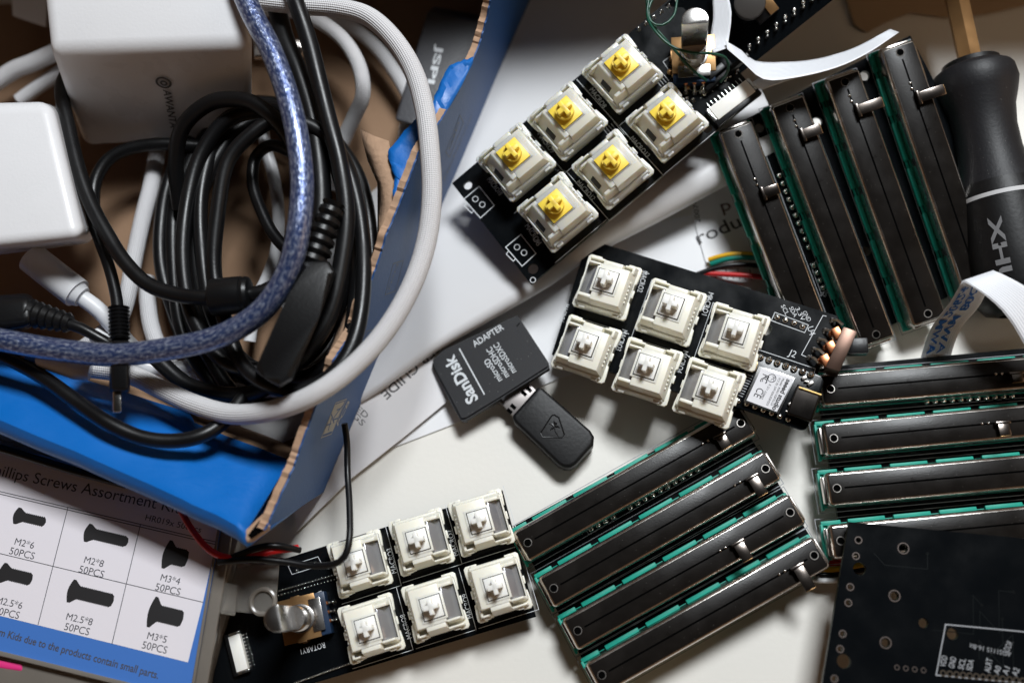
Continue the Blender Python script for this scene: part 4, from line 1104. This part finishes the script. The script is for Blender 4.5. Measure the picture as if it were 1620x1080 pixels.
# white braided cables
G = 'white braided cables in the box'
cable('braided_cable', [(330, -12, 44), (400, 0, 46), (470, 8, 48), (540, 14, 50), (585, 28, 51), (625, 65, 52), (655, 115, 52), (672, 175, 52), (680, 240, 52), (683, 310, 51), (675, 380, 50), (652, 450, 50), (612, 520, 50), (560, 578, 50), (500, 622, 50), (435, 648, 46), (370, 655, 41), (310, 640, 38), (255, 615, 36), (205, 592, 34), (150, 583, 34), (120, 580, 34)],
      2.8, 'braid', 'long white braided cable looping over the torn right side of the box', group=G)
cable('braided_cable', [(390, 18, 22), (440, 14, 24), (490, 26, 25), (540, 60, 25), (568, 105, 24), (574, 150, 22), (560, 185, 18), (540, 230, 12), (520, 300, 8)],
      2.4, 'braid', 'shaded white braided cable making a smaller loop inside the box top', group=G)
cable('braided_cable', [(480, 22, 14), (540, 34, 14), (590, 70, 14), (625, 115, 13), (650, 160, 12), (680, 230, 10)],
      2.3, 'braid', 'deeply shaded white braided cable running beside the dark grey slab', group=G)
cable('braided_cable', [(252, 222, 12), (240, 290, 14), (226, 345, 15), (212, 410, 16), (203, 460, 17), (190, 500, 18), (160, 530, 18), (120, 560, 16)],
      2.6, 'braid', 'white braided cable hanging straight down below the large charger', group=G)
cable('braided_cable', [(232, 440, 10), (234, 480, 11), (240, 520, 12), (256, 560, 14), (280, 590, 15)],
      2.6, 'braid', 'short stretch of white braided cable left of the ferrite bead', group=G)
cable('braided_cable', [(300, 590, 16), (350, 612, 20), (400, 622, 24), (460, 612, 26), (505, 590, 26), (535, 560, 24), (560, 500, 18)],
      2.5, 'braid', 'white braided cable under the bottom of the black coil', group=G)
cable('charging_cable', [(412, 175, 20), (420, 230, 20), (435, 290, 19), (441, 350, 18), (436, 400, 17), (422, 440, 16), (404, 480, 14), (395, 540, 12)],
      1.9, 'white', 'smooth white cable seen through the middle of the black coil')
# white plug with cable, lower left
p_ = thing('usb_plug', I3(P(95, 445, 26)), 'white cable plug with a long collar below the small charger', 'plug'); bb0 = P(95, 445, 26)
mb = MB(); mb.tube(catmull([P(50, 408, 30) - bb0, P(88, 438, 29) - bb0, P(122, 464, 28) - bb0], 2), [5.0] * 3 + [4.6] * 60 if False else 4.6, 20); mb.build('plug_body', 'white', p_)
mb = MB(); mb.tube([P(118, 462, 28) - bb0, P(130, 470, 27.5) - bb0], [4.2, 3.2], 20); mb.tube(catmull([P(126, 468, 27) - bb0, P(160, 494, 25) - bb0, P(200, 540, 20) - bb0, P(240, 580, 16) - bb0], 2), 2.5, 16); mb.build('cord', 'white', p_, angle=60)
cable('charging_cable', [(150, 530, 22), (200, 560, 22), (240, 583, 20), (290, 582, 18), (340, 560, 14)], 2.4, 'white', 'smooth white cable under the blue cable near the micro plug')
p_ = thing('usb_plug', I3(P(100, 580, 40)), 'slim white plug with blue tip lying on the blue box front', 'plug'); bb0 = P(100, 580, 40)
mb = MB(); mb.tube([P(60, 570, 40) - bb0, P(66, 570, 40) - bb0, P(120, 584, 39) - bb0, P(143, 588, 38) - bb0], [1.6, 2.1, 2.9, 2.5], 20); mb.build('plug_body', 'white', p_, angle=60)
mb = MB(); mb.tube([P(42, 565, 40) - bb0, P(62, 570, 40) - bb0], 1.0, 12); mb.build('plug_tip', 'ffc_blue', p_)
# top-left corner odds
cable('braided_cable', [(-20, 140, 14), (20, 112, 16), (50, 100, 17), (90, 82, 18)], 2.8, 'braid', 'short white braided cable end between the two chargers at the left', group=G)
cable('braided_cable', [(30, 160, 10), (60, 138, 11), (90, 118, 12), (110, 105, 12)], 2.3, 'braid', 'lower white braided cable end between the two chargers', group=G)
sheetp = MB(); pts = [P(*q) for q in ((18, -10, 12), (75, -10, 12), (72, 42, 12), (20, 24, 12))]; cpt = sum(pts, Vector()) / 4
sheetp.prism([q[:2] for q in pts], 11.4, 12); tag(sheetp.build('paper_slip', 'paper2', recentre=True), 'small pale paper slip in the top left corner of the box', 'paper')
# ---- black coil
random.seed(8)
loops = [(262, 590, 168, 628), (252, 572, 158, 600), (268, 598, 180, 645), (288, 556, 150, 640), (306, 584, 196, 610), (326, 566, 176, 596), (278, 540, 160, 585), (340, 576, 190, 620)]
ctrl = []; NP = 16
for li, (xl_, xr_, yt_, yb_2) in enumerate(loops):
    nx = loops[(li + 1) % len(loops)]
    for k in range(NP):
        t = k / NP; a = 2 * math.pi * t + math.pi * 0.6
        e0 = [loops[li][j] * (1 - t) + nx[j] * t if li < len(loops) - 1 else loops[li][j] for j in range(4)]
        cx = (e0[0] + e0[1]) / 2; ax_ = (e0[1] - e0[0]) / 2; cy = (e0[2] + e0[3]) / 2; ay = (e0[3] - e0[2]) / 2
        ca_, sa_ = math.cos(a), math.sin(a)
        ca_ = math.copysign(abs(ca_) ** 0.88, ca_); sa_ = math.copysign(abs(sa_) ** 0.92, sa_)
        x = cx + ax_ * ca_ - 0.10 * ay * sa_ * -1 * 0.3; y = cy + ay * sa_
        z = 12 + li * 4.3 + 2.2 * math.sin(a * 2 + li * 1.7) + 4.3 * t
        ctrl.append((x + random.uniform(-3, 3), y + random.uniform(-3, 3), z))
cable('coiled_cable', ctrl, 2.2, 'blk_cable', 'black cable wound into a tall oval coil in the middle of the box', k=16)
G2_ = 'loose black cables in the box'
cable('black_cable', [(455, -30, 52), (472, 15, 52), (490, 70, 51), (505, 130, 50), (520, 190, 49), (538, 260, 48), (548, 340, 47), (540, 420, 46), (520, 500, 45), (480, 560, 44), (430, 600, 42)], 2.5, 'blk_cable',
      'black cable coming down from the top edge over the right side of the coil', group=G2_)
cable('black_cable', [(430, -20, 38), (450, 60, 41), (470, 110, 42), (492, 180, 42), (505, 260, 42), (508, 330, 42), (498, 380, 42)], 2.9, 'blk_cable', 'thick black cable running beside the blue cable down to the ribbed connector', group=G2_)
cable('black_cable', [(120, 90, 30), (98, 140, 35), (108, 200, 38), (125, 270, 40), (145, 325, 41), (172, 375, 42), (198, 415, 43), (235, 450, 44), (285, 467, 45), (335, 471, 46), (395, 466, 46), (430, 455, 46), (480, 420, 44)], 2.15, 'blk_cable',
      'black cable passing through the ferrite bead', group=G2_)
cable('black_cable', [(110, 100, 28), (104, 200, 32), (128, 290, 33), (150, 360, 34), (172, 420, 35), (183, 465, 36), (187, 495, 37)], 1.7, 'blk_cable', 'thin black cable ending in the micro plug', group=G2_)
cable('black_cable', [(148, 345, 24), (150, 290, 24), (172, 252, 24), (210, 234, 24), (260, 228, 24), (320, 232, 22)], 2.0, 'blk_cable', 'black cable arching below the large charger', group=G2_)
cable('black_cable', [(-40, 545, 42), (20, 570, 40), (70, 598, 40), (120, 634, 41), (170, 668, 42), (225, 692, 41), (280, 697, 40), (325, 686, 39), (360, 660, 36), (390, 620, 32)], 2.1, 'blk_cable',
      'black cable drooping over the blue front wall of the box', group=G2_)
cable('black_cable', [(470, 245, 40), (430, 230, 34), (404, 250, 30), (400, 290, 30), (412, 330, 31), (432, 370, 32), (460, 400, 33), (500, 430, 33)], 1.8, 'blk_cable', 'thin black cable crossing the open middle of the coil', group=G2_)
cable('black_cable', [(285, 330, 24), (278, 260, 32), (290, 200, 39), (335, 162, 43), (390, 160, 46), (430, 185, 47), (462, 225, 47), (485, 290, 46)], 2.4, 'blk_cable', 'black cable arching over the top of the coil', group=G2_)
cable('black_cable', [(240, 560, 30), (300, 610, 30), (380, 625, 32), (440, 600, 34), (500, 540, 36)], 2.4, 'blk_cable', 'black cable along the bottom of the coil', group=G2_)
cable('black_cable', [(-60, 694, 26), (0, 709, 26), (60, 727, 26), (120, 745, 25), (200, 766, 22)], 1.2, 'blk_cable', 'thin black cable between the box and the screw case', group=G2_)
# ferrite bead
mb = MB(); a = P(333, 471, 46); b = P(397, 465, 46); d = (b - a).normalized()
mb.tube([a, a + d * 0.3, a + d * 0.9, b - d * 2.4, b - d * 2.2, b - d * 1.2, b - d * 0.3, b], [4.2, 4.9, 5.2, 5.2, 4.9, 5.1, 4.8, 4.2], 28)
tag(mb.build('ferrite_bead', 'blk', recentre=True, angle=28), 'black cylindrical ferrite bead clamped on a cable', 'ferrite bead')
# micro plug
m0 = P(190, 560, 44); mp = thing('micro_plug', I3(m0), 'black cable plug with ribbed collar and bright metal tip pointing down at the box front', 'plug')
mb = MB(); pts = []; rr_ = []
for k in range(9):
    t = k / 8; q = P(188 + 1.0 * t, 487 + 48 * t, 46) - m0; nq = P(188 + t, 487 + 48 * (t + .06), 46) - m0
    pts += [q, nq]; rr_ += [2.9, 2.2]
mb.tube(pts, rr_, 18); mb.build('collar', 'blk', mp, angle=30)
mb = MB(); mb.hull([P(*q) - m0 for q in ((174, 538, 42), (207, 538, 42), (206, 622, 41), (172, 622, 41), (176, 538, 50), (205, 538, 50), (203, 618, 48), (175, 618, 48))], 1.0); mb.build('plug_body', 'blk', mp, angle=50)
mb = MB(); mb.hull([P(*q) - m0 for q in ((178, 618, 42), (192, 618, 42), (192, 654, 42), (178, 654, 42), (178, 618, 46), (192, 618, 46), (192, 652, 46), (178, 652, 46))], 0.4); mb.build('metal_tip', 'solder', mp)
# big black connector
m0 = P(470, 500, 44); bc = thing('power_connector', I3(m0), 'bulky angular black connector with ribbed collar lying on the coil', 'connector')
mb = MB()
pix = [(478, 412), (518, 412), (530, 430), (505, 500), (462, 600), (442, 612), (418, 598), (402, 585), (418, 550), (455, 468)]
pts = [P(x, y, 58) - m0 for x, y in pix]; pb = [P(x + 3, y + 3, 40) - m0 for x, y in pix]
t = bmesh.new(); lo = [t.verts.new(q) for q in pb]; hi = [t.verts.new(q) for q in pts]; t.faces.new(lo[::-1]); t.faces.new(hi)
for i in range(len(pix)): t.faces.new((lo[i], lo[(i + 1) % len(pix)], hi[(i + 1) % len(pix)], hi[i]))
bmesh.ops.bevel(t, geom=[e_ for e_ in t.edges if (e_.verts[0] in hi and e_.verts[1] in hi)], offset=1.8, segments=2, profile=0.5, affect='EDGES')
mb._add(t); mb.build('plug_body', 'blk', bc, angle=30)
mb = MB(); pts = []; rr_ = []
for k in range(7):
    t = k / 6; x = 528 - 34 * t; y = 322 + 92 * t
    pts += [P(x, y, 52) - m0, P(x - 2.2, y + 6, 52) - m0]; rr_ += [3.2 + 1.4 * t, 2.4 + 1.0 * t]
    pts += [P(x - 3.2, y + 9, 52) - m0]; rr_ += [3.3 + 1.4 * t]
mb.tube(pts, rr_, 20); mb.build('collar', 'blk', bc, angle=30)
# big plug lower left
m0 = P(30, 495, 40); bp_ = thing('power_connector', I3(m0), 'large black plug with a stepped collar at the left edge above the blue cable', 'connector')
mb = MB(); mb.hull([P(*q) - m0 for q in ((-60, 470, 30), (56, 462, 30), (60, 520, 30), (-60, 540, 30), (-60, 472, 44), (50, 466, 44), (54, 514, 44), (-60, 532, 44))], 3.0, 4); mb.build('plug_body', 'blk', bp_, angle=50)
mb = MB(); pts = []; rr_ = []
for k in range(6):
    t = k / 5; q = P(50 + 56 * t, 496 + 14 * t, 40) - m0; q2 = P(50 + 56 * t + 6, 496 + 14 * t + 1.5, 40) - m0; pts += [q, q2]; rr_ += [4.2 - 1.2 * t, 3.4 - 1.2 * t]
mb.tube(pts, rr_, 18); mb.build('collar', 'blk', bp_, angle=30)
mb = MB(); mb.tube(catmull([P(100, 510, 40) - m0, P(130, 520, 40) - m0, P(170, 542, 38) - m0, P(210, 560, 34) - m0], 2), 1.6, 12); mb.build('cord', 'blk_cable', bp_)

# ================================================================== SCREW CASE
f = Frame((0, 777, 20), (343, 857, 20), (-47, 957, 20))
cs = thing('screw_case', f.M, 'clear plastic screw case with a white and blue printed label, bottom left corner', 'storage case')
def lq(x, y, h=0): return f.loc(x, y, h)
R0 = lq(343, 857); top_y = lq(-10, 725).y + 4; bot_y = lq(240, 1092).y - 8
xL = -70; xR = lq(330, 950).x
mb = MB(); mb.box(((xL + xR + 3) / 2, (top_y + bot_y) / 2, -9.3), (xR + 3 - xL, top_y - bot_y + 4, 16), 1.2); mb.build('case_body', 'clear2', cs)
blue_poly = [(xL, top_y), (lq(352, 800).x + 1.0, top_y), (lq(352, 845).x + 1.0, lq(352, 845).y), lq(320, 990)[:2], lq(298, 1080)[:2], lq(294, 1095)[:2]]
lb = lq(300, 1085); la = lq(0, 1031)
mb = MB(); yb1 = lq(0, 1031).y; mb.prism([(xL, top_y), (lq(349, 858).x, top_y), (lq(303, 1085).x, yb1), (xL, yb1)], -0.6, -0.2); card = mb.build('printed_card', 'label_b', cs)
mb = MB(); yw1 = lq(0, 973).y; mb.prism([(xL, top_y - 1), (lq(343, 857).x - .3, top_y - 1), (lq(343, 857).x - .3, R0.y), (lq(320, 955).x, lq(320, 955).y), (lq(297, 1047).x, lq(297, 1047).y), (xL, yw1)], -0.19, -0.15); mb.build('white_panel', 'label_w', card)
mb = MB(); z = -0.12
for y_ in ((0, 777), (0, 781)): mb.line((xL, lq(*y_).y), (R0.x - .5, lq(*y_).y), 0.22, z)
mb.line((xL, lq(0, 875).y), (lq(320, 955).x, lq(0, 875).y), 0.2, z)
mb.line(lq(107, 803), lq(60, 987), 0.2, z + .01); mb.line(lq(222, 829), lq(177, 1017), 0.2, z + .01); mb.line(lq(-10, 777), lq(-55, 957), 0.2, z + .01)
mb.text('Phillips Screws Assortment Kit', lq(-22, 748, 0), lq(283, 812, 0), 3.2, z + .02)
mb.text('HR019x 500pcs', lq(229, 822), lq(317, 842), 1.7, z + .02)
def both(cx, cy, a_, b_, w):
    ux, uy = 0.974, 0.227
    mb.text(a_, lq(cx - ux * w / 2, cy - uy * w / 2), lq(cx + ux * w / 2, cy + uy * w / 2), 1.8, z)
    mb.text(b_, lq(cx - 6 - ux * 21, cy + 17 - uy * 21), lq(cx - 6 + ux * 21, cy + 17 + uy * 21), 1.8, z)
both(38, 864, 'M2*6', 'X', 31) if False else None
for cx, cy, a_ in ((37, 864, 'M2*6'), (147, 893, 'M2*8'), (268, 921, 'M3*4'), (13, 958, 'M2.5*6'), (124, 984, 'M2.5*8'), (247, 1013, 'M3*5')):
    w = 31 if len(a_) < 5 else 42; ux, uy = 0.974, 0.227
    mb.text(a_, lq(cx - ux * w / 2, cy - uy * w / 2), lq(cx + ux * w / 2, cy + uy * w / 2), 1.9, z)
    mb.text('50PCS', lq(cx - 4 - ux * 20, cy + 16 - uy * 20), lq(cx - 4 + ux * 20, cy + 16 + uy * 20), 2.0, z)
mb.text('Keep away from Kids due to the products contain small parts.', lq(-78, 984), lq(249, 1073), 2.0, z - .03, bold=0.015)
mb.build('printed_text', mat('case_ink', (0.06, 0.06, 0.07), 0.6), card)
mb = MB()
def screw(hx, hy, ln, hw, sw):
    """flat printed picture of a countersunk screw: head at hx,hy, shank to the right"""
    a = lq(hx, hy); S_ = 0.2
    def pt(u, v): return (a.x + u * S_, a.y + v * S_)
    pts = [pt(0, 0)]
    n = 8
    o = [pt(-1 + 0.30 * hw * (1 - math.cos(math.pi * (i / n) * 1.0)) * 0 - 4 * math.sin(math.pi * i / n), -hw + 2 * hw * i / n) for i in range(n + 1)]
    o += [pt(3, hw), pt(10, sw + 1)]
    k = int(ln / 3)
    for i in range(k): o += [pt(11 + i * 3, sw + 0.9), pt(12.5 + i * 3, sw - 0.4)]
    o += [pt(ln + 11, sw - 2), pt(ln + 12.5, 0), pt(ln + 11, -sw + 2)]
    for i in range(k)[::-1]: o += [pt(12.5 + i * 3, -sw + 0.4), pt(11 + i * 3, -sw - 0.9)]
    o += [pt(10, -sw - 1), pt(3, -hw)]
    mb.curve2d([o], -0.145, -0.10)
screw(26, 815, 33, 12, 6.5); screw(138, 842, 50, 13, 7.5); screw(263, 876, 20, 20, 12); screw(3, 905, 34, 14, 8.5); screw(112, 934, 52, 16, 9); screw(240, 967, 34, 21, 11)
mb.build('printed_screws', mat('screw_print', (0.018, 0.017, 0.018), 0.5), card)
# raised clear rim and catch
mb = MB()
mb.hull([lq(361, 800, -17), lq(384, 803, -17), lq(333, 1110, -17), lq(306, 1106, -17), lq(356, 800, 1.0), lq(375, 802, 1.0), lq(324, 1108, 1.0), lq(303, 1105, 1.0)], 0.7)
mb.hull([lq(350, 800, 0.6), lq(354, 800, 0.6), lq(304, 1105, 0.6), lq(299, 1104, 0.6), lq(350, 800, 1.6), lq(354, 800, 1.6), lq(304, 1105, 1.6), lq(299, 1104, 1.6)], 0.2)
mb.hull([lq(-60, 1014, -1), lq(250, 1090, -1), lq(250, 1098, -1), lq(-60, 1022, -1), lq(-60, 1014, 1.2), lq(250, 1090, 1.2), lq(250, 1098, 1.2), lq(-60, 1022, 1.2)], 0.2)
mb.build('case_rim', 'clear2', cs)
mb = MB(); mb.hull([lq(376, 888, -4), lq(442, 892, -4), lq(436, 972, -4), lq(352, 966, -4), lq(376, 888, -2), lq(442, 892, -2), lq(436, 972, -2), lq(352, 966, -2)], 0.5)
mb.hull([lq(352, 920, -2.5), lq(376, 925, -2.5), lq(372, 974, -2.5), lq(346, 970, -2.5), lq(352, 920, 0), lq(376, 925, 0), lq(372, 974, 0), lq(346, 970, 0)], 0.4)
mb.build('catch', 'clear', cs)
mb = MB(); q = lq(416, 951, -1.5); mb.torus((q.x, q.y, -1.5), 3.4, 0.7, 28, 8); mb.build('catch_ring', 'clear2', cs)
mb = MB(); mb.hull([lq(-60, 1034, -3), lq(36, 1052, -3), lq(36, 1064, -3), lq(-60, 1050, -3), lq(-60, 1032, -1), lq(36, 1048, -1), lq(36, 1062, -1), lq(-60, 1048, -1)], 0.8)
mb.build('pink_catch', 'pink', cs)

# ================================================================== FLAT FLEX CABLES
def ribbon(name, left, right, m, label, step=2.5, rows_n=9, txt=None):
    A_ = catmull([P(*q) for q in left], step); Bc = catmull([P(*q) for q in right], step); n = max(len(A_), len(Bc))
    def rs(L_): return [L_[min(len(L_) - 1, int(round(i * (len(L_) - 1) / (n - 1))))] for i in range(n)]
    A_, Bc = rs(A_), rs(Bc)
    rows = [[A_[i].lerp(Bc[i], k / (rows_n - 1)) for i in range(n)] for k in range(rows_n)]
    mb = MB(); mb.grid(rows); o = mb.build(name, m, recentre=True, angle=60, solid=0.18)
    return tag(o, label, 'flat cable')
def lin3(a, b, n=6): return [tuple(a[i] + (b[i] - a[i]) * k / (n - 1) for i in range(3)) for k in range(n)]
ribbon('ribbon_cable', [(1126, -20, 40), (1128, 30, 38), (1122, 66, 36), (1128, 84, 38)], [(1148, -20, 42), (1157, 20, 41), (1152, 66, 39), (1150, 76, 40)], 'ffc', 'pale flat ribbon cable standing behind the upper knob shaft')
ribbon('ribbon_cable', [(1148, 66, 40), (1172, 80, 37), (1194, 97, 34), (1240, 99, 33), (1292, 94, 33), (1350, 77, 33), (1408, 47, 32)],
       [(1150, 78, 41), (1176, 100, 41), (1208, 126, 42), (1255, 124, 42), (1322, 108, 42), (1374, 84, 40), (1422, 52, 33)], 'ffc', 'long white ribbon cable curling to the right above the upper slider board')
ribbon('ribbon_cable', [(1184, 134, 33), (1222, 114, 33), (1262, 105, 33), (1300, 98, 33)], [(1206, 142, 36), (1240, 130, 37), (1278, 117, 37), (1312, 106, 37)], 'ffc', 'short white ribbon cable piece entering the connector beside the yellow stems')
ribbon('ribbon_cable', [(1571, 428, 36), (1600, 441, 37), (1640, 468, 36), (1700, 540, 30)], [(1523, 444, 36), (1562, 470, 37), (1597, 506, 36), (1640, 580, 30)], 'ffc', 'broad white ribbon cable bending over at the right edge')
rb = ribbon('ribbon_cable', [(1523, 445, 35.5), (1502, 480, 26), (1474, 518, 15), (1457, 566, 5), (1456, 600, 4)], [(1571, 430, 35.5), (1552, 480, 26), (1520, 520, 15), (1504, 566, 5), (1503, 600, 4)], 'ffc', 'underside of a ribbon cable with blue lettering above the right slider board')
# blue lettering on it
mb = MB()
A_ = [P(*q) for q in ((1523, 445, 35.9), (1502, 480, 26.4), (1474, 518, 15.4), (1457, 566, 5.4))]; B_ = [P(*q) for q in ((1571, 430, 35.9), (1552, 480, 26.4), (1520, 520, 15.4), (1504, 566, 5.4))]
cA = catmull(A_, 1.0); cB = catmull(B_, 1.0)
def onrib(u, v):
    a = cA[min(len(cA) - 1, max(0, int(u * (len(cA) - 1))))]; b = cB[min(len(cB) - 1, max(0, int(u * (len(cB) - 1))))]; return a.lerp(b, v)
for row_, t_ in ((0.12, 'AWM 20624'), (0.45, 'AWM 80C')):
    tm = MB(); tm.text(t_, (0, 0), (1, 0), 0.24, 0, bold=0.02)
    for v in tm.bm.verts: v.co = Vector(onrib(0.97 - v.co.x * 0.85, row_ + v.co.y)) + Vector((0, 0, 0.45))
    me = bpy.data.meshes.new('t'); tm.bm.to_mesh(me); tm.bm.free(); mb.bm.from_mesh(me); bpy.data.meshes.remove(me)
for v in mb.bm.verts: v.co -= rb.location / MM
mb.build('lettering', 'ffc_blue', rb)

# ================================================================== SMALL WIRES
GW = 'coloured wires under the slider boards'
for nm, pts, r, m, lab in (
    ('yellow', [(1121, 411, 3), (1150, 403, 5), (1190, 402, 6), (1240, 412, 6), (1290, 430, 4)], .75, 'yel', 'yellow wire crossing the product sheet'),
    ('green', [(1124, 418, 3), (1155, 409, 5), (1195, 408, 6), (1245, 420, 6), (1290, 438, 4)], .85, 'grn', 'green wire crossing the product sheet'),
    ('black', [(1098, 436, 3), (1125, 426, 4), (1160, 419, 5), (1200, 421, 5), (1250, 440, 4)], .8, 'blk_cable', 'black wire next to the green one on the product sheet'),
    ('red', [(1112, 432, 3), (1150, 434, 4), (1195, 437, 5), (1250, 446, 4)], .8, 'red', 'red wire crossing the product sheet'),
    ('red', [(1270, 872, 4), (1300, 888, 5), (1330, 889, 5), (1370, 880, 4)], .9, 'red', 'red wire between the lower slider board and the bare board'),
    ('yellow', [(1268, 884, 4), (1300, 900, 5), (1330, 899, 5), (1370, 892, 4)], .9, 'yel', 'yellow wire between the lower slider board and the bare board'),
    ('black', [(1270, 900, 4), (1300, 909, 5), (1330, 907, 5), (1370, 900, 4)], .8, 'blk_cable', 'black wire between the lower slider board and the bare board'),
    ('white', [(1272, 912, 4), (1300, 918, 5), (1330, 916, 5), (1370, 910, 4)], .8, 'wht', 'white wire between the lower slider board and the bare board')):
    cable('jumper_wire', pts, r, m, lab, 'wire', GW, step=2, k=10)
cable('battery_wire', [(545, 670, 26), (549, 700, 24), (550, 750, 24), (553, 800, 27), (553, 850, 30), (545, 880, 30), (525, 893, 28), (490, 894, 26), (450, 888, 26), (400, 884, 27), (345, 888, 27)], .95, 'blk_cable', 'thin black wire coming out under the box over a cream switch', 'wire', k=10)
cable('battery_wire', [(345, 890, 26), (380, 876, 27), (410, 865, 27), (440, 863, 26), (475, 870, 22)], .9, 'blk_cable', 'second thin black wire lying beside the red one at the case corner', 'wire', k=10)
cable('battery_wire', [(285, 805, 24), (300, 832, 25), (325, 864, 26), (352, 880, 27), (390, 882, 26), (430, 872, 25), (472, 866, 22)], .95, 'red', 'thin red wire curling over the corner of the screw case', 'wire', k=10)
cable('enamelled_wire', [(1028, -10, 45), (1024, 25, 45), (1035, 48, 46), (1060, 72, 46), (1090, 83, 46), (1125, 85, 45), (1148, 92, 42), (1152, 112, 38), (1140, 130, 34)], .42, 'dgrn', 'thin dark green wire looping round the upper knob shaft', 'wire', k=8)
cable('enamelled_wire', [(1022, -10, 43), (1028, 30, 43), (1052, 62, 42), (1075, 88, 40), (1095, 110, 38), (1118, 128, 36)], .42, 'dgrn', 'second thin dark green wire running down past the upper knob shaft', 'wire', k=8)
cable('enamelled_wire', [(1038, -12, 44), (1026, 15, 44), (1030, 35, 44), (1048, 40, 44), (1066, 25, 44), (1072, -5, 44)], .38, 'dgrn', 'small dark green wire loop at the top edge', 'wire', k=8)
